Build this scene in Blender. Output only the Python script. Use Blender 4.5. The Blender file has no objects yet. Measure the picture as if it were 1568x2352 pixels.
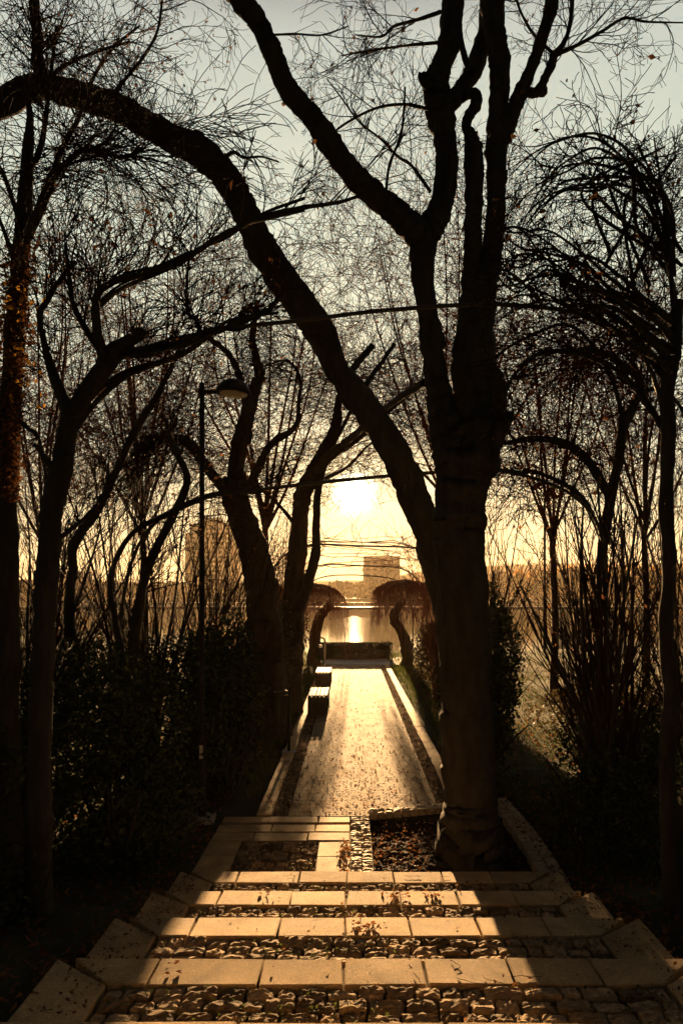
import bpy, math, random
import numpy as np
from mathutils import Vector

# ------------------------------------------------------------------ basics
S = bpy.context.scene
COL = S.collection
F = 1710.0            # focal length in units of a 1568 x 2352 picture
CX, HY = 805.5, 1368.7
HC = 2.35             # camera height above the lower path
SUN_EL = math.radians(7.95)
SUN_AZ = 0.004        # x/y of the sun direction

def W(x, y, Y):
    return np.array([(x - CX) * Y / F, Y, HC - (y - HY) * Y / F])

def finish(o, parent=None, label=None, cat=None, group=None, kind=None):
    COL.objects.link(o)
    if parent is not None: o.parent = parent
    if label: o['label'] = label
    if cat: o['category'] = cat
    if group: o['group'] = group
    if kind: o['kind'] = kind
    return o

def thing(name, loc, label, cat, group=None):
    o = bpy.data.objects.new(name, None)
    o.location = Vector(loc)
    o.empty_display_size = .2
    return finish(o, None, label, cat, group)

class Buf:
    """collects quads (and per-vertex tints) for ONE mesh object"""
    def __init__(s):
        s.v = []; s.f = []; s.n = 0; s.t = []
    def add(s, v, f, tint=None):
        v = np.asarray(v, float).reshape(-1, 3); f = np.asarray(f, int).reshape(-1, 4)
        s.v.append(v); s.f.append(f + s.n); s.n += len(v)
        s.t.append(np.full(len(v), .5 if tint is None else 0.0) if tint is None or np.isscalar(tint) and False else
                   (np.full(len(v), tint) if np.isscalar(tint) else np.asarray(tint, float)))
    def box(s, x0, x1, y0, y1, z0, z1, tint=.5):
        v = [(x0,y0,z0),(x1,y0,z0),(x1,y1,z0),(x0,y1,z0),(x0,y0,z1),(x1,y0,z1),(x1,y1,z1),(x0,y1,z1)]
        f = [(0,3,2,1),(4,5,6,7),(0,1,5,4),(1,2,6,5),(2,3,7,6),(3,0,4,7)]
        s.add(v, f, tint)
    def slab(s, poly, ztop, th, ch=.006, tint=.5):
        """quad prism with chamfered top edge"""
        jr = np.random.default_rng(s.n + 7); p = np.array(poly, float) + jr.uniform(-.0035, .0035, (4, 2)) * min(1, ch / .005); c = p.mean(0); tz = jr.uniform(-.0022, .0022, 4)
        d = p - c; L = np.linalg.norm(d, axis=1, keepdims=True)
        q = p - d / L * ch * 1.4
        v = [(*a, ztop - th) for a in p] + [(*a, ztop - ch) for a in p] + [(*a, ztop + w_) for a, w_ in zip(q, tz)]
        f = [(3,2,1,0),(8,9,10,11)]
        for k in range(4):
            j = (k + 1) % 4
            f += [(k, j, 4+j, 4+k), (4+k, 4+j, 8+j, 8+k)]
        s.add(v, f, tint)
    def tube(s, pts, rad, sides=6, rough=0., rng=None, tint=.5):
        pts = np.asarray(pts, float); rad = np.asarray(rad, float)
        n = len(pts)
        if n < 2: return
        t = np.gradient(pts, axis=0)
        t /= np.maximum(np.linalg.norm(t, axis=1, keepdims=True), 1e-9)
        ref = np.array([0.31, 0.92, 0.24]) if abs(t[0][1]) < .8 else np.array([.9, .1, .3])
        u = ref - (t @ ref)[:, None] * t
        u /= np.maximum(np.linalg.norm(u, axis=1, keepdims=True), 1e-9)
        w = np.cross(t, u)
        a = np.arange(sides) * 2 * math.pi / sides
        R = np.repeat(rad[:, None], sides, 1)
        if rough and rng is not None:
            z = rng.normal(0, 1, (n, sides))
            z = (z + np.roll(z, 1, 1) + np.roll(z, 1, 0) + np.roll(z, -1, 0)) / 2
            R = R * (1 + rough * z)
        v = pts[:, None, :] + R[:, :, None] * (np.cos(a)[None, :, None] * u[:, None, :] + np.sin(a)[None, :, None] * w[:, None, :])
        i = np.arange(n - 1)[:, None] * sides; j = np.arange(sides)[None, :]; k = (j + 1) % sides
        f = np.stack([i + j, i + k, i + sides + k, i + sides + j], -1).reshape(-1, 4)
        s.add(v.reshape(-1, 3), f, tint)
    def lathe(s, c, prof, sides=20, tint=.5, axis=2, tilt=0.):
        a = np.arange(sides) * 2 * math.pi / sides
        pr = np.array(prof, float)
        v = np.zeros((len(pr), sides, 3))
        v[:, :, 0] = pr[:, 0:1] * np.cos(a); v[:, :, 1] = pr[:, 0:1] * np.sin(a); v[:, :, 2] = pr[:, 1:2]
        if tilt:
            x, z = v[:, :, 0].copy(), v[:, :, 2].copy()
            v[:, :, 0] = x * math.cos(tilt) - z * math.sin(tilt); v[:, :, 2] = x * math.sin(tilt) + z * math.cos(tilt)
        v = v.reshape(-1, 3) + np.array(c)
        n = len(pr)
        i = np.arange(n - 1)[:, None] * sides; j = np.arange(sides)[None, :]; k = (j + 1) % sides
        s.add(v, np.stack([i + j, i + k, i + sides + k, i + sides + j], -1).reshape(-1, 4), tint)
    def leaves(s, P, size, rng, tint=None, flat=0., aspect=.55, fold=.25):
        """leaf-sized bent quads, one at each point of P"""
        P = np.asarray(P, float); n = len(P)
        if n == 0: return
        d = rng.normal(0, 1, (n, 3)); d[:, 2] *= (1 - flat)
        d /= np.linalg.norm(d, axis=1, keepdims=True)
        e = rng.normal(0, 1, (n, 3)); e[:, 2] *= (1 - flat)
        nn = np.cross(d, e); nn /= np.maximum(np.linalg.norm(nn, axis=1, keepdims=True), 1e-9)
        e = np.cross(nn, d)
        L = (size * rng.uniform(.6, 1.3, n))[:, None]
        v = np.stack([P - d * L * .5, P + e * L * aspect * .5 + nn * L * fold * .4, P + d * L * .5, P - e * L * aspect * .5 + nn * L * fold * .4], 1)
        f = np.arange(n * 4).reshape(n, 4)
        t = rng.uniform(0, 1, n) if tint is None else np.full(n, tint)
        s.add(v.reshape(-1, 3), f, np.repeat(t, 4))
    def build(s, name, mat, parent=None, smooth=True, **kw):
        me = bpy.data.meshes.new(name)
        if not s.v: s.add([(0,0,-9),(.001,0,-9),(.001,.001,-9),(0,.001,-9)], [(0,1,2,3)])
        v = np.concatenate(s.v); f = np.concatenate(s.f); t = np.concatenate(s.t)
        if parent is not None:
            v = v - np.array(parent.location if parent.parent is None else (parent.location + parent.parent.location))
        me.vertices.add(len(v)); me.vertices.foreach_set('co', v.astype(np.float32).ravel())
        me.loops.add(f.size); me.loops.foreach_set('vertex_index', f.astype(np.int32).ravel())
        me.polygons.add(len(f)); me.polygons.foreach_set('loop_start', np.arange(0, f.size, 4, dtype=np.int32))
        me.polygons.foreach_set('loop_total', np.full(len(f), 4, dtype=np.int32))
        me.polygons.foreach_set('use_smooth', np.full(len(f), smooth))
        me.update(calc_edges=True)
        at = me.attributes.new('tint', 'FLOAT', 'POINT'); at.data.foreach_set('value', t.astype(np.float32))
        me.materials.append(mat)
        o = bpy.data.objects.new(name, me)
        return finish(o, parent, **kw)

# ------------------------------------------------------------------ materials
def mat(name, c1, c2=None, scale=8., rough=.8, bump=0., bscale=40., spec=.3, tint=0., c3=None, detail=6, bdist=.02, trans=0., stretch=None, rvar=0., stain=0., joints=None):
    m = bpy.data.materials.new(name); m.use_nodes = True
    N = m.node_tree.nodes; Lk = m.node_tree.links
    b = N['Principled BSDF']
    b.inputs['Roughness'].default_value = rough
    b.inputs['Specular IOR Level'].default_value = spec
    tc = N.new('ShaderNodeTexCoord'); vec = tc.outputs['Object']
    if stretch:
        mp = N.new('ShaderNodeMapping'); mp.inputs['Scale'].default_value = stretch
        Lk.new(vec, mp.inputs[0]); vec = mp.outputs[0]
    if c2 is None: c2 = c1
    n1 = N.new('ShaderNodeTexNoise'); n1.inputs['Scale'].default_value = scale; n1.inputs['Detail'].default_value = detail
    n1.inputs['Roughness'].default_value = .65
    Lk.new(vec, n1.inputs['Vector'])
    cr = N.new('ShaderNodeValToRGB')
    cr.color_ramp.elements[0].position = .32; cr.color_ramp.elements[1].position = .68
    cr.color_ramp.elements[0].color = (*c1, 1); cr.color_ramp.elements[1].color = (*c2, 1)
    if c3:
        e = cr.color_ramp.elements.new(.5); e.color = (*c3, 1)
    Lk.new(n1.outputs['Fac'], cr.inputs[0])
    out = cr.outputs[0]
    if stain:
        n3 = N.new('ShaderNodeTexNoise'); n3.inputs['Scale'].default_value = 2.7; n3.inputs['Detail'].default_value = 9; n3.inputs['Roughness'].default_value = .72
        n3.inputs['Distortion'].default_value = .6
        Lk.new(tc.outputs['Object'], n3.inputs['Vector'])
        m3 = N.new('ShaderNodeMapRange'); m3.inputs['From Min'].default_value = .36; m3.inputs['From Max'].default_value = .60
        m3.inputs['To Min'].default_value = 1 - stain; m3.inputs['To Max'].default_value = 1.05
        Lk.new(n3.outputs['Fac'], m3.inputs['Value'])
        mz = N.new('ShaderNodeVectorMath'); mz.operation = 'SCALE'; Lk.new(out, mz.inputs[0]); Lk.new(m3.outputs[0], mz.inputs['Scale']); out = mz.outputs[0]
        n4 = N.new('ShaderNodeTexNoise'); n4.inputs['Scale'].default_value = 90; n4.inputs['Detail'].default_value = 3
        Lk.new(tc.outputs['Object'], n4.inputs['Vector'])
        m4 = N.new('ShaderNodeMapRange'); m4.inputs['From Min'].default_value = .3; m4.inputs['From Max'].default_value = .7
        m4.inputs['To Min'].default_value = .72; m4.inputs['To Max'].default_value = 1.2
        Lk.new(n4.outputs['Fac'], m4.inputs['Value'])
        mz = N.new('ShaderNodeVectorMath'); mz.operation = 'SCALE'; Lk.new(out, mz.inputs[0]); Lk.new(m4.outputs[0], mz.inputs['Scale']); out = mz.outputs[0]
    if joints:
        br_ = N.new('ShaderNodeTexBrick'); br_.inputs['Scale'].default_value = 1.; br_.inputs['Brick Width'].default_value = joints[0]; br_.inputs['Row Height'].default_value = joints[1]
        br_.inputs['Mortar Size'].default_value = .006; br_.inputs['Mortar Smooth'].default_value = .3
        br_.inputs['Color1'].default_value = (1,1,1,1); br_.inputs['Color2'].default_value = (.78,.78,.78,1); br_.inputs['Mortar'].default_value = (.35,.33,.28,1)
        Lk.new(tc.outputs['Object'], br_.inputs['Vector'])
        mz = N.new('ShaderNodeVectorMath'); mz.operation = 'MULTIPLY'; Lk.new(out, mz.inputs[0]); Lk.new(br_.outputs['Color'], mz.inputs[1]); out = mz.outputs[0]
    if tint:
        a = N.new('ShaderNodeAttribute'); a.attribute_name = 'tint'
        mr = N.new('ShaderNodeMapRange'); mr.inputs['To Min'].default_value = 1 - tint; mr.inputs['To Max'].default_value = 1 + tint
        Lk.new(a.outputs['Fac'], mr.inputs['Value'])
        mx = N.new('ShaderNodeVectorMath'); mx.operation = 'SCALE'
        Lk.new(out, mx.inputs[0]); Lk.new(mr.outputs[0], mx.inputs['Scale']); out = mx.outputs[0]
    Lk.new(out, b.inputs['Base Color'])
    if rvar:
        m2 = N.new('ShaderNodeMapRange'); m2.inputs['To Min'].default_value = rough - rvar; m2.inputs['To Max'].default_value = rough + rvar
        Lk.new(n1.outputs['Fac'], m2.inputs['Value']); Lk.new(m2.outputs[0], b.inputs['Roughness'])
    if bump:
        n2 = N.new('ShaderNodeTexNoise'); n2.inputs['Scale'].default_value = bscale; n2.inputs['Detail'].default_value = 8
        n2.inputs['Roughness'].default_value = .7
        Lk.new(vec, n2.inputs['Vector'])
        bp = N.new('ShaderNodeBump'); bp.inputs['Strength'].default_value = bump; bp.inputs['Distance'].default_value = bdist
        Lk.new(n2.outputs['Fac'], bp.inputs['Height']); Lk.new(bp.outputs[0], b.inputs['Normal'])
    if trans:
        tr = N.new('ShaderNodeBsdfTranslucent'); Lk.new(out, tr.inputs['Color'])
        ms = N.new('ShaderNodeMixShader'); ms.inputs[0].default_value = trans
        Lk.new(b.outputs[0], ms.inputs[1]); Lk.new(tr.outputs[0], ms.inputs[2])
        Lk.new(ms.outputs[0], N['Material Output'].inputs['Surface'])
    return m

M = {
 'bark': mat('bark_dark', (.030,.028,.025), (.068,.062,.054), 9, .95, 1., 30, .1, bdist=.02, stretch=(1,1,.3)),
 'bark2': mat('bark_brown', (.04,.028,.02), (.085,.058,.04), 9, .95, 1., 40, .1, bdist=.01, stretch=(1,1,.3)),
 'twig': mat('twig', (.022,.014,.010), (.05,.030,.021), 5, .9, spec=.05),
 'twigred': mat('twig_reddish', (.12,.05,.032), (.20,.09,.055), 5, .9, spec=.1),
 'dryleaf': mat('dry_leaf', (.10,.04,.018), (.22,.10,.035), 3, .8, tint=.5, trans=.4, spec=.2),
 'gold': mat('golden_leaf', (.45,.20,.02), (.6,.32,.04), 3, .7, tint=.3, trans=.5),
 'ever': mat('evergreen_leaf', (.035,.045,.025), (.06,.075,.035), 2, .85, tint=.5, trans=.03, spec=.04),
 'hedge': mat('hedge_leaf', (.02,.03,.01), (.05,.05,.018), 2, .7, tint=.5, trans=.15, spec=.2),
 'bushbrown': mat('bush_brown_leaf', (.05,.042,.02), (.09,.062,.03), 2, .7, tint=.5, trans=.2, spec=.2),
 'grass': mat('grass', (.035,.055,.012), (.09,.10,.025), 1.2, .8, tint=.4, trans=.35, spec=.2),
 'ground': mat('ground_litter', (.026,.026,.014), (.06,.052,.028), 3.5, .95, 1., 60, .1, c3=(.05,.055,.028), bdist=.03),
 'slab': mat('sandstone_slab', (.44,.305,.155), (.58,.415,.22), 5, .8, .6, 160, .12, tint=.13, bdist=.008, rvar=.1, stain=.42),
 'joint': mat('sandy_joint', (.10,.075,.045), (.16,.12,.07), 30, .95, .8, 90, .1),
 'sett': mat('granite_sett', (.17,.135,.085), (.44,.33,.20), 22, .85, 1., 70, .1, tint=.55, c3=(.26,.19,.12), bdist=.012),
 'settlight': mat('pale_sett', (.34,.27,.17), (.50,.40,.26), 22, .7, 1., 60, .3, tint=.15, bdist=.01),
 'moss': mat('mossy_joint', (.02,.022,.008), (.07,.06,.025), 14, .95, 1., 80, .1),
 'path': mat('path_paving', (.12,.078,.038), (.36,.24,.115), 3.2, .85, 1., 45, .12, c3=(.28,.19,.095), bdist=.012, rvar=.1, stretch=(1,.5,1), stain=.45, joints=(.30,.15)),
 'soil': mat('bed_soil', (.018,.011,.007), (.06,.035,.022), 14, .95, 1., 50, .15, bdist=.04),
 'prom': mat('promenade_paving', (.14,.14,.15), (.2,.2,.21), 6, .7, .3, 40, .3),
 'steel': mat('dark_painted_steel', (.018,.018,.018), (.03,.028,.026), 10, .7, .2, 30, .15),
 'rust': mat('old_green_steel', (.04,.04,.03), (.07,.06,.04), 10, .6, .2, 30, .4),
 'pale': mat('pale_enamel', (.45,.44,.42), (.55,.54,.5), 10, .5),
 'wood': mat('weathered_slats', (.12,.09,.055), (.22,.165,.11), 20, .65, .3, 60, .12, stretch=(1,.1,1), bdist=.003),
 'benchside': mat('bench_side', (.05,.035,.025), (.09,.06,.04), 10, .8, .3, 30, .2),
 'hill': mat('hillside', (.05,.055,.035), (.10,.085,.05), .02, .95, spec=.05),
 'wood_far': mat('far_foliage', (.05,.055,.03), (.13,.095,.04), .06, .95, tint=.5, spec=.05),
 'autumn': mat('autumn_foliage', (.28,.12,.03), (.42,.22,.05), .5, .9, tint=.5, trans=.3, spec=.05),
 'concrete': mat('concrete', (.28,.26,.24), (.38,.36,.33), 2, .8, .3, 10, .2),
 'tower': mat('tower_render', (.20,.19,.20), (.26,.24,.24), .1, .85, spec=.1),
 'towerred': mat('tower_red_panels', (.32,.16,.10), (.38,.2,.13), .1, .85, spec=.1),
 'window': mat('window_glass', (.05,.055,.06), (.08,.085,.09), 1, .15, spec=.6),
 'flake': mat('pale_leaf_flake', (.35,.28,.18), (.5,.42,.3), 10, .8),
}
# water
wm = bpy.data.materials.new('river_water'); wm.use_nodes = True
N = wm.node_tree.nodes; Lk = wm.node_tree.links; b = N['Principled BSDF']
b.inputs['Base Color'].default_value = (.02,.028,.02,1); b.inputs['Roughness'].default_value = .03; b.inputs['IOR'].default_value = 1.33
tc = N.new('ShaderNodeTexCoord'); mp = N.new('ShaderNodeMapping'); mp.inputs['Scale'].default_value = (.35, 1.0, 1)
n1 = N.new('ShaderNodeTexNoise'); n1.inputs['Scale'].default_value = 1.1; n1.inputs['Detail'].default_value = 6; n1.inputs['Roughness'].default_value = .6
bp = N.new('ShaderNodeBump'); bp.inputs['Strength'].default_value = .5; bp.inputs['Distance'].default_value = .02
Lk.new(tc.outputs['Object'], mp.inputs[0]); Lk.new(mp.outputs[0], n1.inputs['Vector']); Lk.new(n1.outputs['Fac'], bp.inputs['Height']); Lk.new(bp.outputs[0], b.inputs['Normal'])
M['water'] = wm

# ------------------------------------------------------------------ ground sheet
XL, XR = -1.35, 1.65           # outer edges of the stairs
YF = [2.62, 3.43, 4.26, 5.07, 5.89]      # far edge of each tread
ZT = [.85, .68, .51, .34, .17]
def zstair(Y):
    for y, z in zip(YF, ZT):
        if Y < y: return z
    return 0.
def zside(Y):
    if Y < 2.2: return .85
    if Y < 6.2: return .85 * (6.2 - Y) / 4.0
    return 0.
def build_ground():
    rng = np.random.default_rng(3)
    ys = np.concatenate([np.arange(-14, 0, 1.), np.arange(0, 10, .14), np.arange(10, 30, .4), np.array([31, 33, 36, 40, 46, 52, 60, 90, 140, 200, 260, 320, 350, 358, 366, 380, 420, 500, 700, 1000, 1400])])
    xs = np.concatenate([[-900, -500, -300, -150, -80, -45, -30, -22], np.arange(-16, -4, .6), np.arange(-4, 4.6, .14), np.arange(5, 17, .6), [22, 30, 45, 80, 150, 300, 500, 900]])
    V = np.zeros((len(ys), len(xs), 3))
    for i, Y in enumerate(ys):
        for j, X in enumerate(xs):
            if Y <= 31:
                z = zside(Y)
                inside = (XL - .02 < X < XR + .02) if Y > 2.6 else (-1.05 < X < 1.35)
                z += (rng.uniform(-.02, .02) if Y < 12 else rng.uniform(-.03, .03)) + .03 * math.sin(X * 1.7 + Y)
                if inside and Y < 6.3: z = zstair(Y + .1) - .16
                elif -1.3 < X < 1.85 and 2.6 < Y < 30: z = min(z, 0) - .14
                elif abs(X) > 3: z += min(.5, (abs(X) - 3) * .06) * (1 if Y < 20 else .3)
            elif Y < 52: z = -.1 - (Y - 31) / 21 * 6.6
            elif Y < 350: z = -6.7
            elif Y < 380: z = -6.7 + (Y - 350) / 30 * 7.5
            else: z = .8
            V[i, j] = (X, Y, z)
    B = Buf(); n, m = V.shape[:2]
    i = np.arange(n - 1)[:, None] * m; j = np.arange(m - 1)[None, :]
    B.add(V.reshape(-1, 3), np.stack([i + j, i + j + 1, i + m + j + 1, i + m + j], -1).reshape(-1, 4))
    B.build('ground', M['ground'], kind='structure')
build_ground()
B = Buf(); B.add([(-900, 44, -5.65), (900, 44, -5.65), (900, 372, -5.65), (-900, 372, -5.65)], [(0,1,2,3)])
B.build('river', M['water'], kind='structure', smooth=False)

# ------------------------------------------------------------------ stairs, setts, path
SX0, SX1 = -1.05, 1.35
JX = [-1.05, -.88, -.40, -.03, .33, .71, 1.09, 1.35]
rs = random.Random(5)
slabs = Buf(); joints = Buf(); setts = Buf()
SW = .23
def slabrow(ynear, yfar, ztop, xs, mitre=True):
    g = .005
    for a, b_ in zip(xs[:-1], xs[1:]):
        x0, x1 = a + g, b_ - g
        s0 = rs.uniform(-.006, .006)
        P = [(x0, ynear + rs.uniform(0, .006)), (x1, ynear + rs.uniform(0, .006)), (x1 + s0, yfar), (x0 + s0, yfar)]
        if mitre and a == xs[0]: P[3] = (x0 - .22, yfar); 
        if mitre and b_ == xs[-1]: P[2] = (x1 + .22, yfar)
        slabs.slab(P, ztop + rs.uniform(-.002, .002), .07, .005, rs.uniform(0, 1))
def rough_sett(B, x0, x1, y0, y1, z, rng, amp=.008, depth=.07, k=7):
    """one hewn stone: domed, rough top and uneven outline"""
    g = np.linspace(-1, 1, k)
    gx, gy = np.meshgrid(g, g)
    e = np.maximum(abs(gx), abs(gy))
    wob = rng.uniform(-.005, .005, (k, k, 2))
    cx, cy = (x0 + x1) / 2, (y0 + y1) / 2; hx, hy = (x1 - x0) / 2, (y1 - y0) / 2
    r = 1 - .03 * (abs(gx * gy)) ** 2
    X = cx + gx * hx * r + wob[:, :, 0]; Y = cy + gy * hy * r + wob[:, :, 1]
    Z = z - .007 * e ** 8 + rng.normal(0, amp, (k, k)) * (1 - .4 * (e == 1)) + rng.uniform(-.35, .35) * .05 * gy * .5
    top = np.stack([X, Y, Z], -1).reshape(-1, 3)
    idx = np.arange(k * k).reshape(k, k)
    f = np.stack([idx[:-1, :-1], idx[:-1, 1:], idx[1:, 1:], idx[1:, :-1]], -1).reshape(-1, 4).tolist()
    ring = list(idx[0, :]) + list(idx[1:, -1]) + list(idx[-1, :-1][::-1]) + list(idx[1:-1, 0][::-1])
    low = top[ring].copy(); low[:, 2] = z - depth
    n0 = len(top); v = np.concatenate([top, low])
    m = len(ring)
    for q in range(m):
        f.append((ring[q], n0 + q, n0 + (q + 1) % m, ring[(q + 1) % m]))
    B.add(v, f, rng.uniform(0, 1))
rng = np.random.default_rng(11)
def settfield(B, x0, x1, y0, y1, z, sx=.12, sy=.094, amp=.0045, gap=.014):
    n = max(1, round((y1 - y0) / sy)); dy = (y1 - y0) / n
    for i in range(n):
        x = x0 - rng.uniform(0, sx * .5)
        while x < x1 - .03:
            w = sx * rng.uniform(.7, 1.35)
            a, b_ = max(x, x0), min(x + w, x1)
            if b_ - a > .03:
                rough_sett(B, a + gap / 2, b_ - gap / 2, y0 + i * dy + gap / 2 + rng.uniform(-.004, .004), y0 + (i + 1) * dy - gap / 2, z + rng.uniform(-.008, .006), rng, amp)
            x += w
yprev = 1.80
for k, (yf, z) in enumerate(zip(YF, ZT)):
    slabrow(yf - SW, yf, z, JX)
    settfield(setts, SX0 + .01, SX1 - .01, (yprev if k else -.4), yf - SW - .008, z - .002, amp=.0036)
    # bedding under the setts and solid riser below the nosing
    joints.box(SX0 - .24, SX1 + .24, (yprev if k else -5), yf - .012, z - .30, z - .045)
    # side borders, mitred against the nosing
    y0 = yprev if k else .6
    mid = (y0 + yf - SW) / 2
    for s_, a, b_ in (((-1, SX0, XL), (1, SX1, XR)) if k else ()):
        lo, hi = min(a, b_), max(a, b_)
        for (ya, yb) in ((y0 + .005, mid - .004), (mid + .004, yf - SW - .004)):
            last = yb > mid + .01
            P = [(lo + .004, ya), (hi - .004, ya), (hi - .004, yb), (lo + .004, yb)]
            if last:      # outer corner runs on to the front edge
                if s_ < 0: P = [(lo + .004, ya), (hi - .004, ya), (hi - .004, yb), (lo + .004, yf - .004)]
                else: P = [(lo + .004, ya), (hi - .004, ya), (hi - .004, yf - .004), (lo + .004, yb)]
            slabs.slab(P, z + rs.uniform(-.002, .002), .12, .005, rs.uniform(0, 1))
    yprev = yf
# landing between stairs and path
joints.box(XL, .2, 5.9, 7.96, -.2, -.05)
joints.box(.0, .2, 5.9, 8.0, -.2, -.045)
settfield(setts, -1.04, -.31, 5.92, 7.14, -.006, amp=.006)
for yy in (5.92, 6.32, 6.72):
    slabs.slab([(-.30, yy + .004), (-.006, yy + .004), (-.006, yy + .396), (-.30, yy + .396)], 0, .07, .005, rs.random())
slabs.slab([(-.30, 7.12), (-.006, 7.12), (-.006, 7.155), (-.30, 7.155)], -.004, .07, .004, .4)
for (ya, yb, xs) in ((7.16, 7.39, [-1.35, -.95, -.42, -.006]), (7.43, 7.65, [-1.35, -.80, -.36, -.006]), (7.73, 7.93, [-1.35, -.86, -.34, -.006])):
    slabrow(ya, yb, 0, xs, mitre=False)
for yy in np.arange(5.92, 7.1, .41):
    slabs.slab([(-1.35, yy + .004), (-1.05, yy + .004), (-1.05, yy + .40), (-1.35, yy + .40)], 0, .07, .005, rs.random())
slabs.build('stair_slabs', M['slab'], kind='structure', smooth=False)
joints.build('stair_bedding', M['joint'], kind='structure', smooth=False)
setts.build('stair_setts', M['sett'], kind='structure', smooth=False)
# bed kerbs of small setts
kb = Buf()
for cx0, cx1 in ((.005, .093), (.102, .19)):
    y = 5.93
    while y < 7.95:
        d = rng.uniform(.055, .075)
        rough_sett(kb, cx0, cx1, y + .003, y + d - .003, .004 + rng.uniform(-.003, .003), rng, .0035, .08, 4); y += d
for r_ in range(2):
    for q in range(17):
        x = .2 + q * .088; y = 7.96 + (x - .2) * .30 + r_ * .075
        if r_ == 1 and q % 1 == 0: pass
        rough_sett(kb, x, x + .08, y, y + .07, .03 + rng.uniform(-.004, .004), rng, .004, .12, 4)
for cx0, cx1 in ((1.56, 1.66), (1.67, 1.77)):
    y = 6.0
    while y < 8.5:
        d = rng.uniform(.075, .10)
        o_ = .05 * math.sin((y - 6) * 1.2)
        rough_sett(kb, cx0 + o_, cx1 + o_, y + .004, y + d - .004, .035, rng, .006, .12, 4); y += d
kb.build('bed_kerb', M['settlight'], kind='structure', smooth=False)
# soil of the bed (a slightly sunk, lumpy sheet)
def sheet(x0, x1, y0, y1, z, step, amp, name, m, fn=None):
    xs = np.arange(x0, x1 + step * .5, step); ys = np.arange(y0, y1 + step * .5, step)
    r2 = np.random.default_rng(8)
    Z = r2.normal(0, amp, (len(ys), len(xs)))
    Z = (Z + np.roll(Z, 1, 0) + np.roll(Z, 1, 1)) / 1.7
    gx, gy = np.meshgrid(xs, ys)
    Z = z + Z + (fn(gx, gy) if fn else 0)
    Bq = Buf(); m_ = len(xs)
    i = np.arange(len(ys) - 1)[:, None] * m_; j = np.arange(m_ - 1)[None, :]
    Bq.add(np.stack([gx, gy, Z], -1).reshape(-1, 3), np.stack([i + j, i + j + 1, i + m_ + j + 1, i + m_ + j], -1).reshape(-1, 4))
    return Bq.build(name, m, kind='structure')
sheet(.185, 1.60, 5.86, 8.42, -.065, .025, .010, 'soil_bed', M['soil'], lambda x, y: .05 * np.exp(-((x - 1.08) ** 2 + (y - 6.75) ** 2) / .12))
# path
B = Buf()
B.add([(-.67, 7.935, 0), (.0, 7.935, 0), (1.0, 8.22, 0), (1.0, 8.22, 0)], [(0,1,2,3)])
B = Buf(); ys = [8.23] + list(np.arange(9, 25.5, .6)) + [25.4]
B.add([(-.67, 7.94, .002), (.19, 7.94, .002), (.97, 8.23, .002), (-.67, 8.23, .002)], [(0,1,2,3)])
v = []; f = []
for q, y in enumerate(ys):
    v += [(-.67, y, .002), (.97, y, .002)]
    if q: f.append((2*q-2, 2*q-1, 2*q+1, 2*q))
B.add(v, f)
B.build('path', M['path'], kind='structure', smooth=False)
es = Buf()
for (a, b_) in ((-.845, -.68), (.98, 1.135)):
    settfield(es, a, b_, 8.35 if a > 0 else 7.98, 25.3, -.012, sx=.085, sy=.085, amp=.005)
es.build('path_edge_setts', M['sett'], kind='structure')
B = Buf()
for (a, b_) in ((-1.01, -.85), (1.14, 1.30)):
    y = 8.36 if a > 0 else 7.98
    while y < 25.3:
        B.slab([(a, y + .004), (b_, y + .004), (b_, y + .49), (a, y + .49)], .012, .08, .005, rs.random()); y += .5
B.build('path_kerb', M['slab'], kind='structure', smooth=False)
B = Buf(); B.box(-14, 14, 25.45, 28.6, -.2, .006); B.build('promenade', M['prom'], kind='structure', smooth=False)
B = Buf(); B.box(-1.0, 1.30, 7.95, 25.4, -.12, -.045); B.box(-.68, .98, 25.3, 25.45, -.12, .004); B.build('path_bedding', M['moss'], kind='structure', smooth=False)

# ------------------------------------------------------------------ branching
def crm(pts, n):
    """catmull-rom through rows, n samples a span"""
    p = np.asarray(pts, float)
    p = np.vstack([2 * p[0] - p[1], p, 2 * p[-1] - p[-2]])
    out = []
    for i in range(1, len(p) - 2):
        for t in np.arange(n) / n:
            a, b_, c, d = p[i-1:i+3]
            out.append(.5 * ((2*b_) + (c - a) * t + (2*a - 5*b_ + 4*c - d) * t*t + (3*b_ - a - 3*c + d) * t**3))
    out.append(p[-2]); return np.array(out)

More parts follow.
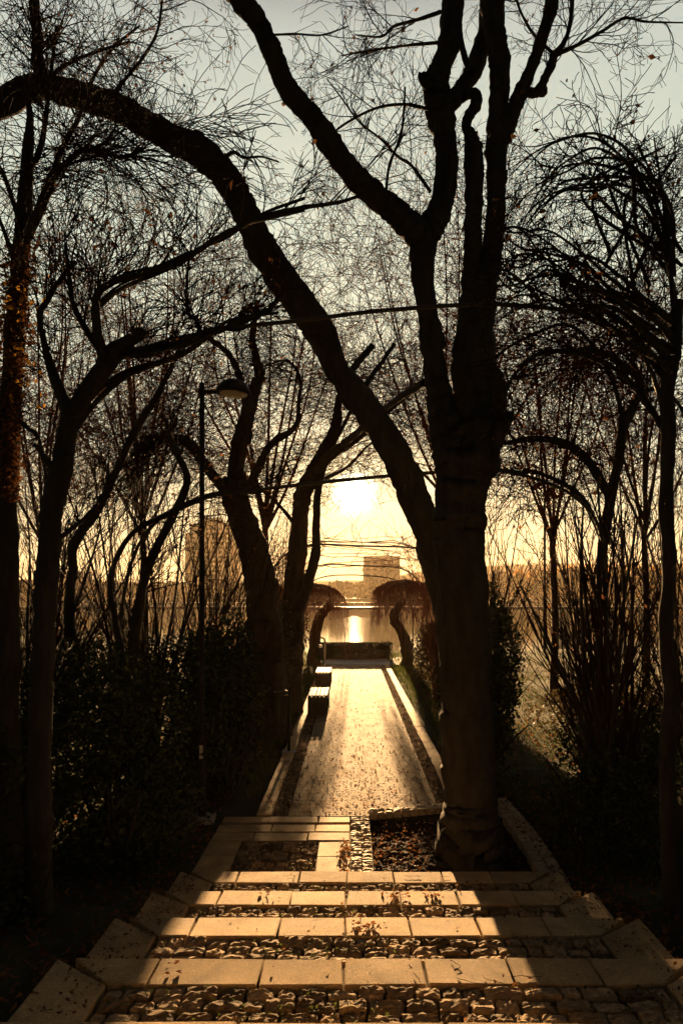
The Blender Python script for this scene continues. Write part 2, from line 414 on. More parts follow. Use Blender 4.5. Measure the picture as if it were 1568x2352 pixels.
class Tree:
    def __init__(s, name, base, label, cat='tree', group=None, seed=1, bark='bark', twig='twig'):
        s.root = thing(name, base, label, cat, group)
        s.rng = np.random.default_rng(seed); s.tr = Buf(); s.cr = Buf(); s.lf = []
        s.bark, s.twig = bark, twig; s.ends = []
    def limb(s, pts, Y0, Y1=None, sides=12, rough=.05, n=9, cap=False, wander=.0, thin=1.):
        """a limb given as (x, y, width) in picture units, placed at real depth Y0..Y1"""
        Y1 = Y0 if Y1 is None else Y1
        P = []
        m = len(pts)
        for i, (x, y, w) in enumerate(pts):
            Y = Y0 + (Y1 - Y0) * i / max(1, m - 1) + (s.rng.normal(0, wander) if 0 < i < m - 1 else 0)
            P.append([*W(x, y, Y), w * thin / 2 * Y / F])
        C = crm(P, n)
        r = np.maximum(C[:, 3], .002)
        # low-frequency lumps
        ph = s.rng.uniform(0, 6, 3)
        tt = np.arange(len(r)) * .9
        r = r * (1 + .035 * np.sin(tt + ph[0]) + .03 * np.sin(tt * .37 + ph[1]))
        pt = C[:, :3].copy()
        if sides > 7:
            pt += s.rng.normal(0, .035, pt.shape) * r[:, None]
            for _ in range(max(1, len(r) // 14)):      # burrs and healed cuts
                i = s.rng.integers(0, len(r)); r[i] *= s.rng.uniform(1.08, 1.35)
            r = np.convolve(np.pad(r, 2, 'edge'), [.1, .2, .4, .2, .1], 'valid')
        if cap:
            pt = np.vstack([pt, pt[-1:] + (pt[-1:] - pt[-2:-1]) * .02]); r2 = np.append(r, .001)
            s.tr.tube(pt, r2, sides, rough, s.rng)
        else: s.tr.tube(pt, r, sides, rough, s.rng)
        return C[:, :3], r
    def knot(s, x, y, w, Y):
        c = W(x, y, Y); R = w / 2 * Y / F
        a = np.linspace(-math.pi / 2, math.pi / 2, 7)
        pr = [(max(.001, R * math.cos(t)), R * math.sin(t)) for t in a]
        B_ = s.tr; n0 = len(B_.v)
        B_.lathe(c, pr, 10)
        B_.v[n0] = B_.v[n0] + s.rng.normal(0, R * .07, B_.v[n0].shape)
    def grow(s, p, d, L, r, lev, o):
        """o: dict(ang, dens, trop, curl, ratio, minr, depth)"""
        rng = s.rng
        n = max(6, int(L / o.get('seg', .07)) + 2); n = min(n, 16)
        st = L / (n - 1); P = [np.array(p)]; d = np.array(d, float); d /= np.linalg.norm(d)
        drift = rng.normal(0, 1, 3) * o['curl'] * .35
        for i in range(n - 1):
            d = d + rng.normal(0, 1, 3) * o['curl'] * (.5 if lev else .8) + drift + np.array([0, 0, o['trop']]) * (st / .12) * .5
            d /= np.linalg.norm(d); q_ = P[-1] + d * st
            if abs(q_[0] - .05) < 1.05 and q_[2] < 1.5 + .155 * q_[1] and q_[1] > 5 and rng.random() < .93: break
            P.append(q_)
        if len(P) < 3: return
        P = np.array(P); n = len(P)
        t = np.linspace(0, 1, n); R = np.maximum(r * (1 - .75 * t), o['minr'])
        (s.cr if r < .03 else s.tr).tube(P, R, 3 if r < .012 else (5 if r < .03 else 8), tint=rng.uniform(0, 1))
        if lev <= 0:
            s.ends.append(P[-1]); s.ends.append(P[n // 2]); return
        k = max(1, int(rng.poisson(L * o['dens'] * (1.6 if lev == 1 else 1.))))
        for q in range(k):
            u = rng.uniform(.12, 1.); i = min(n - 2, int(u * (n - 1)))
            dd = P[i + 1] - P[i]; dd /= np.linalg.norm(dd)
            z = rng.normal(0, 1, 3); z[1] *= .75; z -= z @ dd * dd; z /= np.linalg.norm(z)
            a = o['ang'] * rng.uniform(.6, 1.35)
            nd = dd * math.cos(a) + z * math.sin(a)
            s.grow(P[i], nd, L * o['ratio'] * rng.uniform(.55, 1.3) * (1 - .45 * u), max(o['minr'], R[i] * .62), lev - 1, o)
    def sprout(s, C, r, n, L, lev, o, t0=.15, t1=1., rr=None, side=None, spread=1.):
        """n shoots along limb centre line C"""
        for _ in range(n):
            i = int(s.rng.uniform(t0, t1) * (len(C) - 2))
            dd = C[i + 1] - C[i]; dd /= np.linalg.norm(dd)
            z = s.rng.normal(0, 1, 3)
            if side is not None: z = z * .5 * spread + np.array(side) * 1.2
            z -= z @ dd * dd; z /= np.linalg.norm(z)
            a = o['ang'] * s.rng.uniform(.8, 1.4)
            s.grow(C[i], dd * math.cos(a) + z * math.sin(a), L * s.rng.uniform(.5, 1.25), rr or max(.005, min(r[i] * .35, .014)), lev, o)
    def done(s, leaves=0, lsize=.05, lmat='dryleaf', extra=None, trunkname='trunk'):
        s.tr.build(trunkname, M[s.bark], s.root)
        if s.cr.v: s.cr.build('crown', M[s.twig], s.root, smooth=False)
        if leaves and s.ends:
            E = np.array(s.ends)
            P = E[s.rng.integers(0, len(E), leaves)] + s.rng.normal(0, .015, (leaves, 3))
            b_ = Buf(); b_.leaves(P, lsize, s.rng); b_.build('dry_leaves', M[lmat], s.root, smooth=False)
        return s.root

FINE = dict(ang=.75, dens=6.5, trop=.01, curl=.26, ratio=.62, minr=.0020)
UP   = dict(ang=.42, dens=3.2, trop=.07, curl=.10, ratio=.6, minr=.003)
DOWN = dict(ang=.6, dens=3.6, trop=-.10, curl=.10, ratio=.6, minr=.003)
WILD = dict(ang=.8, dens=5.2, trop=.0, curl=.28, ratio=.62, minr=.0024)
HANG = dict(ang=.5, dens=4., trop=-.22, curl=.07, ratio=.55, minr=.004)

# helper: crop coordinates -> picture units
def cp(pts, ox, oy): return [(ox + .5 * x, oy + .5 * y, .5 * w) for x, y, w in pts]

# --- the big forked tree right of the path
YA = 6.75
A = Tree('forked_tree', (1.08, YA, -.05), 'massive dark trunk in the soil bed right of the path, forking into upright limbs', seed=21)
A.limb([(1084,1990,205),(1081,1945,156),(1079,1890,130),(1077,1800,119),(1072,1650,118),(1066,1500,116),(1060,1350,120),(1054,1250,114),(1056,1175,112),(1064,1100,126),(1072,1040,138),(1076,1000,140)], YA, sides=20, rough=.03)
A.limb([(1068,1130,90),(1040,1040,92),(1022,980,76),(1008,912,58),(1000,860,54),(990,780,50),(977,690,48),(968,600,56),(975,540,64)], YA, YA-.05, 16)
A.limb([(980,560,66),(950,528,62),(905,485,60),(860,450,54),(815,405,54),(765,340,52),(725,280,50),(690,240,48),(655,195,46),(635,140,46),(612,90,44),(585,40,46),(545,-10,52),(500,-60,50)], YA-.05, YA-.9, 14)
A.limb([(975,560,60),(990,520,58),(1008,485,56),(1022,420,52),(1024,350,50),(1018,290,54),(1006,240,62),(1000,205,58),(1010,160,50),(1030,105,50),(1036,55,48),(1040,-10,56),(1042,-60,56)], YA-.05, YA+.3, 14)
A.limb([(988,205,20),(974,184,24),(970,172,22)], YA, cap=True); A.knot(974,180,26,YA)
A.limb([(1012,262,42),(1038,232,40),(1062,200,38),(1086,165,40),(1104,115,44),(1122,70,46),(1128,0,54),(1130,-60,54)], YA+.05, YA+.45, 12)
A.limb([(1082,168,16),(1066,130,14),(1058,90,13),(1052,40,12)], YA, YA+.3, 8)
A.limb([(1084,1080,90),(1088,1000,96),(1092,940,88),(1090,880,78),(1092,800,84),(1098,720,74),(1112,640,64),(1128,585,52),(1136,500,44),(1140,400,44),(1138,325,44),(1144,240,46),(1147,170,46),(1142,110,46),(1134,60,48),(1130,0,54),(1128,-60,56)], YA+.02, YA+.1, 16)
A.limb([(1078,1000,70),(1072,900,64),(1070,800,60),(1076,700,44),(1082,620,42),(1086,540,40),(1088,450,42),(1088,370,44),(1082,320,32),(1070,288,22),(1079,262,24),(1092,242,26),(1093,220,26),(1080,214,22),(1062,222,20)], YA-.02, YA+.1, 12)
A.limb([(1140,360,38),(1156,310,38),(1175,265,36),(1196,212,34),(1212,175,28),(1230,128,28),(1246,80,28),(1264,20,30),(1275,-50,30)], YA+.1, YA-.2, 12)
C1 = A.limb([(1200,208,22),(1226,214,22),(1240,203,22),(1254,172,20),(1266,148,20),(1271,125,20)], YA, YA-.1, 10); A.knot(1243,208,28,YA)
C2 = A.limb([(1270,126,16),(1294,98,11),(1308,55,10),(1314,-10,9)], YA-.1, YA-.2, 8)
C3 = A.limb([(1272,126,14),(1312,110,9),(1350,90,8),(1384,70,7),(1434,42,6),(1484,50,5),(1568,52,3)], YA-.1, YA-.5, 6)
C4 = A.limb([(1268,122,9),(1224,78,7),(1194,25,6),(1180,-20,6)], YA-.1, YA, 6)
# right-hand bulge and cut stub
A.knot(1134,884,50,YA-.02); A.knot(1142,905,44,YA-.04)
A.limb([(1118,850,40),(1138,880,46),(1142,920,42),(1130,960,50),(1110,1020,60)], YA-.03, YA-.03, 12)
A.limb([(1095,1090,60),(1122,1040,50),(1145,990,40),(1163,962,30),(1168,955,26)], YA-.08, YA-.2, 12, cap=True)
# hidden side
A.limb([(1078,1260,40),(1062,1330,52),(1050,1500,50)], YA-.08, YA-.05, 10)
L = []
L.append(A.limb([(985,250,9),(924,240,7),(859,250,6),(784,290,5),(740,330,3)], YA, YA+.6, 6))
L.append(A.limb([(1005,98,8),(930,105,6),(850,116,5),(784,128,3)], YA, YA+.5, 6))
L.append(A.limb([(1010,28,10),(960,45,8),(905,60,7),(876,84,5),(815,80,3)], YA, YA-.6, 6))
L.append(A.limb([(988,440,9),(944,380,8),(914,360,7),(875,320,6),(825,280,5),(784,225,4),(750,180,3)], YA, YA+.5, 6))
L.append(A.limb([(885,450,6),(894,380,7),(918,318,6),(926,270,6),(930,200,4)], YA+.1, YA+.4, 6))
for C, r in L: A.sprout(C, r, 10, .75, 2, FINE, .1, rr=.006)
A.sprout(*C3, 16, .8, 2, FINE, .1, rr=.006); A.sprout(*C2, 7, .6, 2, FINE, rr=.006); A.sprout(*C4, 8, .6, 2, FINE, rr=.006)
A.sprout(*C1, 6, .6, 2, FINE, rr=.006)
b1 = A.limb([(972,880,18),(920,912,16),(875,945,15),(830,985,16),(790,1018,18)], YA+.1, YA+5, 8)
A.sprout(*b1, 8, .8, 2, FINE, rr=.006)
A.done(60, .05, 'dryleaf')

# --- leaning tree behind it, arching over the path to the upper left
Bt = Tree('leaning_tree', (1.42, 9.0, 0), 'long bare trunk leaning left across the path from behind the massive tree', seed=22)
Bt.limb([(1078,1850,120),(1074,1780,92),(1060,1600,80),(1040,1450,76),(1014,1330,74),(988,1240,70),(958,1165,70),(928,1085,70),(890,1010,66),(842,940,64),(800,885,60),(764,832,60),(738,765,66),(692,700,72),(634,620,70),(592,550,64),(552,465,66),(512,400,64),(462,352,68),(402,322,62),(342,288,60),(272,250,60),(200,225,58),(140,208,54),(88,200,52),(30,225,56),(-50,262,56)], 9.0, 6.2, 16, n=7)
Bt.knot(450,325,46,7.2); Bt.knot(262,232,48,6.6); Bt.knot(720,742,60,7.9)
c = Bt.limb([(100,195,34),(88,140,28),(86,90,24),(80,20,22),(78,-50,22)], 6.35, 6.2, 10)
Bt.sprout(*c, 22, 1.1, 2, WILD, .1, rr=.009)
c = Bt.limb([(790,880,20),(808,850,17),(830,822,15),(856,794,14)], 8.1, 8.2, 8, cap=True)
c = Bt.limb([(826,905,14),(856,860,11),(876,832,10),(905,790,9)], 8.2, 8.6, 6); Bt.sprout(*c, 8, .7, 2, UP, .3, rr=.006)
c = Bt.limb([(276,240,14),(300,250,9),(340,262,8),(392,300,6),(430,330,4)], 6.6, 6.4, 6); Bt.sprout(*c, 8, .6, 2, FINE, rr=.006)
c = Bt.limb([(262,215,10),(290,180,8),(330,130,7),(362,70,6),(374,-10,5)], 6.6, 6.0, 6); Bt.sprout(*c, 16, .7, 2, FINE, .1, rr=.006)
c = Bt.limb([(200,210,10),(225,160,8),(260,110,7),(320,60,5)], 6.5, 6.9, 6); Bt.sprout(*c, 14, .7, 2, FINE, .1, rr=.006)
c = Bt.limb([(90,200,10),(150,150,8),(220,120,7),(300,95,5)], 6.4, 6.4, 6); Bt.sprout(*c, 16, .8, 2, FINE, .1, rr=.006)
c = Bt.limb([(500,375,10),(535,350,9),(560,362,7),(600,360,5),(640,372,4)], 7.3, 7.0, 6); Bt.sprout(*c, 8, .5, 2, FINE, .1, rr=.005)
c = Bt.limb([(275,265,5),(330,290,4),(400,360,3)], 6.6, 6.4, 5)
c = Bt.limb([(628,80,5),(680,78,5),(740,80,4),(800,60,3)], 6.2, 6.4, 5); Bt.sprout(*c, 6, .6, 2, FINE, .1, rr=.005)
Bt.done(900, .03)

# --- trained tree at the left with its crown pulled over the first arch
Ft = Tree('trained_tree', (-1.86, 4.6, .35), 'near left tree with forked dark trunk and a sawn-off limb pointing right', seed=31, group='trees trained over the metal arches')
YF_ = 4.6
Ft.limb([(84,2150,100),(88,2080,70),(90,1920,58),(92,1760,54),(96,1600,50),(100,1470,48),(106,1360,52),(112,1290,50),(116,1200,48),(128,1130,52),(142,1080,50),(152,1010,42),(165,950,44),(175,935,46)], YF_, sides=14)
c0 = Ft.limb([(168,955,40),(195,905,44),(222,870,42),(246,832,44),(270,805,42),(300,782,30),(332,758,22)], YF_, YF_-.15, 12, cap=True)
c1 = Ft.limb([(160,950,30),(140,905,28),(122,858,24),(112,828,18),(96,760,13),(92,720,12),(110,690,12),(130,655,11),(175,600,8)], YF_, YF_+.2, 9)
c2 = Ft.limb([(244,835,26),(226,770,22),(220,700,18),(232,665,15),(280,640,14),(350,622,13),(430,590,12),(520,535,12),(600,500,12),(690,478,10),(784,463,8),(850,440,6)], YF_-.1, YF_-.6, 9)
c3 = Ft.limb([(262,812,16),(340,800,14),(420,785,13),(470,770,14),(545,745,12),(610,715,9),(640,690,8)], YF_-.1, YF_-.3, 8)
c4 = Ft.limb([(176,985,14),(215,930,13),(280,870,14),(340,842,13),(415,815,13),(470,780,12),(520,740,8),(590,720,6),(650,700,5)], YF_, YF_+.2, 8)
c5 = Ft.limb([(245,830,16),(200,760,14),(170,700,12),(160,640,10),(150,560,6)], YF_, YF_+.3, 8)
c6 = Ft.limb([(140,1085,22),(110,1060,16),(90,1030,10),(78,1022,9)], YF_, YF_-.1, 8, cap=True)
c7 = Ft.limb([(118,1250,14),(165,1215,10),(205,1180,9),(240,1130,7),(250,1060,5)], YF_, YF_+.2, 6)
c8 = Ft.limb([(465,775,12),(450,735,11),(432,715,9),(430,640,7),(440,560,4)], YF_-.2, YF_-.2, 6)
c9 = Ft.limb([(180,960,13),(215,905,12),(300,850,12),(400,826,10)], YF_+.05, YF_+.1, 6)
for _ in range(7):     # shoots bundled along the arch
    j = Ft.rng.uniform(-18, 18)
    Ft.limb([(210,705+j,5),(280,650+j,6),(360,622+j*.6,6),(430,590+j*.5,6),(520,538-j*.5,5),(600,500+j*.5,5),(700,470+j,3)], YF_-.1, YF_-.5, 5, wander=.04)
    Ft.limb([(255,820+j*.5,5),(340,812-j*.4,6),(420,790+j*.5,6),(480,762+j*.4,6),(560,742-j*.7,5),(640,705+j,3)], YF_-.1, YF_-.3, 5, wander=.04)
for c, n, L_ in ((c1, 22, .55), (c2, 46, .5), (c3, 22, .42), (c4, 20, .45), (c5, 20, .55), (c7, 8, .4), (c8, 12, .4)):
    Ft.sprout(*c, n, L_, 2, dict(UP, dens=5.5, curl=.16, ang=.6), .15, rr=.005, side=(0,0,.5))
Ft.sprout(*c0, 10, .5, 2, UP, .3, rr=.007)
Ft.done(150, .045)

# --- far left trunk
G = Tree('tall_tree', (-2.75, 6.0, .1), 'tall trunk at the left picture edge with ivy and golden leaves', seed=41)
YG = 6.0
G.limb([(10,2060,110),(12,1800,76),(14,1500,62),(14,1200,56),(20,1000,52),(30,850,46),(38,720,44),(46,600,38),(55,500,34),(62,400,30),(66,330,22),(70,270,16),(60,200,12)], YG, sides=14)
g1 = G.limb([(56,560,24),(84,500,22),(108,440,22),(125,400,20),(150,378,14),(190,345,12),(240,352,10),(285,362,8),(330,342,6)], YG, YG-.5, 9)
g2 = G.limb([(66,390,16),(86,360,14),(100,310,12),(108,250,10),(120,150,8),(130,60,6)], YG, YG+.4, 8)
g3 = G.limb([(125,400,14),(135,360,13),(160,310,11),(185,262,9),(200,200,7)], YG-.2, YG, 8)
g4 = G.limb([(50,520,16),(30,460,12),(8,400,10),(-20,350,9)], YG, YG+.2, 7)
g5 = G.limb([(44,640,12),(20,560,10),(-10,480,9)], YG, YG-.2, 7)
g6 = G.limb([(190,345,7),(240,330,7),(265,300,5),(320,340,4)], YG-.3, YG-.6, 6)
g7 = G.limb([(26,950,14),(60,980,10),(90,1010,8),(110,1120,6)], YG, YG-.3, 6)
for c, n, L_ in ((g1, 36, .8), (g2, 26, .9), (g3, 22, .8), (g4, 12, .7), (g5, 10, .6), (g6, 10, .6), (g7, 8, .4)):
    G.sprout(*c, n, L_, 2, dict(WILD, dens=5.), .1, rr=.006)
# droopy fine curtain of twigs hanging from the left limb
for _ in range(60):
    i = int(G.rng.uniform(.3, 1) * (len(g1[0]) - 1))
    G.grow(g1[0][i], (G.rng.normal(.2, .5), G.rng.normal(0, .3), .1), G.rng.uniform(.5, 1.3), .005, 1, dict(DOWN, dens=6, curl=.14))
G.tr.build('trunk', M['bark'], G.root); G.cr.build('crown', M['twig'], G.root, smooth=False)
iv = []
for _ in range(2600):
    y = G.rng.uniform(560, 1150); cx = np.interp(y, [560, 850, 1150], [50, 30, 15]) + G.rng.normal(0, 16) * (1.4 if y < 800 else 1)
    iv.append(W(cx, y, YG - .08 + G.rng.normal(0, .06)))
b_ = Buf(); b_.leaves(np.array(iv), .05, G.rng); b_.build('ivy', M['dryleaf'], G.root, smooth=False)
iv = [W(G.rng.uniform(0, 110), G.rng.choice([G.rng.uniform(600, 720), G.rng.uniform(720, 960)]), YG - .25 + G.rng.normal(0, .1)) for _ in range(85)]
b_ = Buf(); b_.leaves(np.array(iv), .055, G.rng); b_.build('golden_leaves', M['gold'], G.root, smooth=False)

# --- crooked tree behind the lamp
H = Tree('crooked_tree', (-1.75, 12.5, 0), 'crooked bare tree rising behind the street lamp with two twisted upright limbs', seed=51, bark='bark2')
YH = 12.5
H.limb([(612,1705,104),(610,1600,90),(608,1500,84),(604,1400,78),(596,1330,72),(578,1250,68),(556,1190,62),(540,1140,62),(538,1100,48)], YH, sides=14)
h1 = H.limb([(540,1150,46),(542,1090,40),(548,1040,38),(562,980,38),(574,930,32),(586,890,28),(596,862,26),(588,820,18),(580,780,16),(584,740,12),(590,690,8)], YH, YH-.3, 10)
h2 = H.limb([(572,940,20),(556,900,18),(548,860,16),(530,820,14),(505,795,13),(485,780,12),(470,750,7)], YH, YH+.4, 8)
h3 = H.limb([(552,1130,30),(575,1105,22),(596,1070,19),(612,1035,18),(636,1010,17),(668,990,14),(684,965,12),(686,920,9),(690,880,8),(678,845,7),(650,828,5),(600,845,3)], YH, YH+.5, 8)
h4 = H.limb([(535,1150,36),(505,1110,24),(476,1075,24),(450,1035,24),(425,1012,22),(395,1003,18),(362,1000,12),(330,1020,8),(300,1050,6)], YH, YH-1, 9)
h5 = H.limb([(590,1290,20),(560,1250,18),(540,1180,14),(520,1130,12),(500,1090,8)], YH, YH-.4, 8)
for c, n, L_ in ((h1, 22, 1.4), (h2, 14, 1.2), (h3, 30, 1.3), (h4, 16, 1.0)):
    H.sprout(*c, n, L_, 2, FINE, .2, rr=.009)
H.sprout(*h4, 60, 1.3, 2, dict(HANG, dens=3), .25, rr=.008, side=(0,0,-.6))
H.done(120, .07)

# --- trunk left of the sun
Ct = Tree('backlit_tree', (-1.34, 15.0, 0), 'backlit orange-rimmed tree beside the path just left of the sun, behind the benches', seed=61, bark='bark2')
YC = 15.
Ct.limb([(652,1640,84),(656,1530,76),(664,1450,66),(672,1380,52),(680,1300,44),(688,1210,40),(696,1140,38),(716,1095,40),(742,1045,34),(764,1000,28),(774,960,22),(778,920,16),(790,860,10)], YC, sides=14)
k1 = Ct.limb([(722,1085,30),(756,1048,26),(800,1018,22),(840,988,20),(880,950,16),(935,905,14),(975,878,10)], YC, YC-2, 9)
k2 = Ct.limb([(682,1400,34),(706,1340,26),(724,1270,22),(726,1200,18),(730,1130,16),(745,1070,14)], YC-.3, YC-.1, 9)
k3 = Ct.limb([(776,1000,10),(800,955,9),(815,915,8),(812,870,5)], YC, YC+.3, 6)
k4 = Ct.limb([(745,1100,10),(790,1078,8),(820,1050,7),(850,1020,5),(905,1000,3)], YC, YC+.3, 6)
k5 = Ct.limb([(690,1220,12),(640,1160,8),(600,1125,7),(560,1110,6)], YC, YC-.5, 6)
for c, n in ((k1, 20), (k3, 16), (k4, 7), (k5, 8)):
    Ct.sprout(*c, n, 1.3, 2, FINE, .2, rr=.009)
Ct.done(60, .07)

# --- right: trained tree whose branches bundle over the arches
J = Tree('trained_tree', (1.98, 4.6, .35), 'near tree at the right picture edge, dark tangled branches sweeping left', seed=71, group='trees trained over the metal arches')
YJ = 4.6
J.limb([(1548,2150,74),(1546,2080,50),(1540,1920,42),(1530,1760,38),(1540,1600,35),(1528,1450,33),(1536,1300,31),(1528,1150,32),(1534,1000,32),(1530,900,32),(1545,820,32),(1550,760,30),(1556,690,24)], YJ, sides=14)
jb = []
for q in range(15):
    y0 = 700 + q * 9; e = J.rng.uniform(-25, 25)
    zz = J.rng.normal(0, 13, 7)
    jb.append(J.limb([(1550,y0+40,13),(1490,y0-10+e*.3+zz[0],11),(1420+zz[5],y0-55+e*.4+zz[1],9),(1340+zz[6],y0-100+e+zz[2]*1.5,7),(1260,y0-130+e+zz[3]*2,5),(1190,y0-145+e*1.8+J.rng.normal(0,22),5),(1130,y0-165+e*2.2+J.rng.normal(0,30),3)], YJ, YJ-.5, 5, wander=.16))
for q in range(9):
    x1 = J.rng.uniform(1180, 1400); y1 = J.rng.uniform(300, 440)
    jb.append(J.limb([(1552,760,12),(1540,640,11),(1500+J.rng.normal(0,16),500-q*8+J.rng.normal(0,22),9),(1440+J.rng.normal(0,18),(y1+400)/2+J.rng.normal(0,16),7),(1370,y1-10+J.rng.normal(0,14),6),(1300,y1,5),(1230+q*5,y1+30,4),(1170+q*8,y1+85,3)], YJ, YJ-.6+q*.1, 5, wander=.1))
jb.append(J.limb([(1530,1000,20),(1500,950,16),(1450,880,14),(1400,840,12),(1330,815,10),(1250,810,8),(1190,840,6)], YJ, YJ+.6, 6))
jb.append(J.limb([(1535,880,20),(1490,820,16),(1450,760,13),(1400,720,12),(1330,700,8)], YJ, YJ+.3, 6))
for c in jb: J.sprout(*c, 8, .42, 2, dict(WILD, dens=7., minr=.0022), .1, rr=.0045)
J.sprout(*jb[-2], 16, .6, 2, dict(HANG, dens=5), .2, rr=.005)
# upright shoots over the bundle
for q in range(10):
    c = J.limb([(J.rng.uniform(1300,1568),J.rng.uniform(560,700),9),(J.rng.uniform(1330,1560),J.rng.uniform(440,520),7),(J.rng.uniform(1350,1568),J.rng.uniform(300,400),4)], YJ, YJ+.2, 5)
    J.sprout(*c, 10, .4, 2, dict(WILD, dens=6), .1, rr=.004)
J.done(220, .04)

# --- right: dome-shaped trained tree farther back, its twigs hanging
K = Tree('weeping_tree', (2.75, 8.6, 0), 'dome-crowned tree right of the massive trunk, arched limbs with hanging twigs', seed=81, group=None)
YK = 8.6
K.limb([(1395,1860,42),(1392,1700,34),(1385,1500,30),(1380,1380,27),(1384,1250,25),(1400,1150,24),(1420,1050,23),(1430,960,20)], YK, sides=10)
kk = []
kk.append(K.limb([(1430,980,22),(1470,890,18),(1430,840,16),(1370,808,15),(1300,806,13),(1240,812,12),(1190,850,9),(1160,900,6),(1148,960,4)], YK, YK-.3, 7))
kk.append(K.limb([(1400,1140,22),(1350,1060,20),(1300,1020,18),(1240,1008,15),(1190,1012,12),(1150,1020,8)], YK, YK-.2, 7))
kk.append(K.limb([(1384,1240,16),(1340,1150,14),(1290,1110,12),(1230,1085,10),(1190,1084,9),(1125,1078,7)], YK, YK, 6))
kk.append(K.limb([(1430,960,14),(1400,860,10),(1340,770,9),(1290,745,8),(1220,770,7),(1150,810,6),(1128,850,5)], YK, YK+.4, 6))
kk.append(K.limb([(1430,960,16),(1480,900,13),(1530,900,10),(1580,960,7)], YK, YK+.4, 6))
for c, n in zip(kk, (60, 36, 20, 34, 20)):
    K.sprout(*c, n, .8, 2, dict(HANG, dens=4.5, ang=.9), .12, rr=.006)
    K.sprout(*c, n // 4, .6, 1, UP, .1, rr=.006)
K.done(140, .06)

# --- many-stemmed shrubs
def shrub(name, base, n, h, spread, label, seed, group, leaves=0, tw='twig', o=UP, lev=2, r=.014, lsize=.05, thin=1.):
    t = Tree(name, base, label, 'shrub', group, seed, twig=tw)
    for i in range(n):
        a = t.rng.uniform(0, 2 * math.pi); s_ = abs(t.rng.normal(0, spread))
        d = np.array([math.cos(a) * s_, math.sin(a) * s_ * .6, 1.])
        p = np.array(base) + np.array([math.cos(a), math.sin(a), 0]) * t.rng.uniform(0, .16)
        t.grow(p, d, h * t.rng.uniform(.65, 1.1), r * t.rng.uniform(.7, 1.3), lev, dict(o, seg=.22, dens=o['dens'] * thin))
    # clump of stem bases
    t.tr.tube([np.array(base) - [0, 0, .1], np.array(base) + [0, 0, .12]], [.14, .10], 10, .1, t.rng)
    t.done(leaves, lsize, trunkname='stems')
STEM = dict(ang=.38, dens=2.3, trop=.05, curl=.06, ratio=.5, minr=.003)
G1 = 'bare shrubs along the right of the path'; G2 = 'bare shrubs along the left of the path'
shrub('bare_shrub', (2.62, 7.5, 0), 13, 3.5, .30, 'fan of tall bare stems nearest on the right, between massive trunk and picture edge', 101, G1, 120, o=STEM, r=.03)
shrub('bare_shrub', (1.95, 10.5, 0), 20, 3.3, .20, 'upright bare shrub directly right of the massive trunk, dense fine shoots', 102, G1, 120, o=STEM, r=.018)
shrub('bare_shrub', (3.3, 10.5, 0), 18, 3.6, .22, 'bare shrub around the foot of the floodlight mast, second row right', 103, G1, 100, o=STEM, r=.02)
shrub('bare_shrub', (4.4, 9.5, 0), 18, 3.6, .25, 'bare shrub filling the right edge behind the fan of stems', 104, G1, 100, o=STEM, r=.022)
shrub('bare_shrub', (3.0, 5.6, .1), 10, 2.3, .28, 'low bare shrub at the right picture edge above the dark ground', 105, G1, 80, o=STEM, r=.018)
shrub('bare_shrub', (-2.6, 9.2, 0), 20, 4.1, .26, 'tall bare shrub between forked left tree and lamp post, twiggy to lamp height', 111, G2, 160, o=STEM, r=.024)
shrub('bare_shrub', (-3.6, 8.2, 0), 14, 3.6, .26, 'bare shrub directly behind the forked left trunk', 112, G2, 100, o=STEM, r=.026)
shrub('bare_shrub', (-2.35, 12.6, 0), 22, 3.9, .22, 'bare shrub in front of the distant tower block, just right of lamp post', 113, G2, 120, o=STEM, r=.022)
shrub('bare_shrub', (-1.5, 17.5, 0), 26, 4.2, .16, 'brownish shrub of upright shoots between the crooked tree and the sun', 114, G2, 150, tw='twigred', o=STEM, r=.02)
shrub('bare_shrub', (-4.4, 10.5, 0), 14, 3.4, .26, 'bare shrub at the far left behind the ivy trunk', 115, G2, 100, o=STEM, r=.024)
shrub('bare_shrub', (2.0, 16.5, 0), 20, 3.6, .2, 'reddish shrub of upright shoots between the sun and the massive trunk', 116, G1, 120, tw='twigred', o=STEM, r=.018)
# slanting thicker stems at the left
Q = Tree('slender_tree', (-2.35, 7.4, 0), 'slender slanting tree left of the lamp post bending up to the right', seed=121)
for P_ in ([(305,1800,26),(300,1600,24),(318,1400,24),(345,1290,22),(400,1180,20),(430,1100,18),(400,1030,14),(380,960,10)],
           [(165,1470,26),(160,1380,24),(168,1310,22),(170,1250,20),(225,1170,20),(268,1080,18),(310,990,17),(360,910,15),(400,830,12),(420,780,9)],
           [(300,1600,18),(270,1450,16),(255,1330,12),(300,1230,12),(385,1180,13),(450,1150,13),(500,1135,12),(600,1128,11)]):
    c = Q.limb(P_, 7.4, 6.9, 8); Q.sprout(*c, 26, .7, 2, dict(UP, dens=4.5, ang=.55), .3, rr=.006)
Q.done(120, .05)

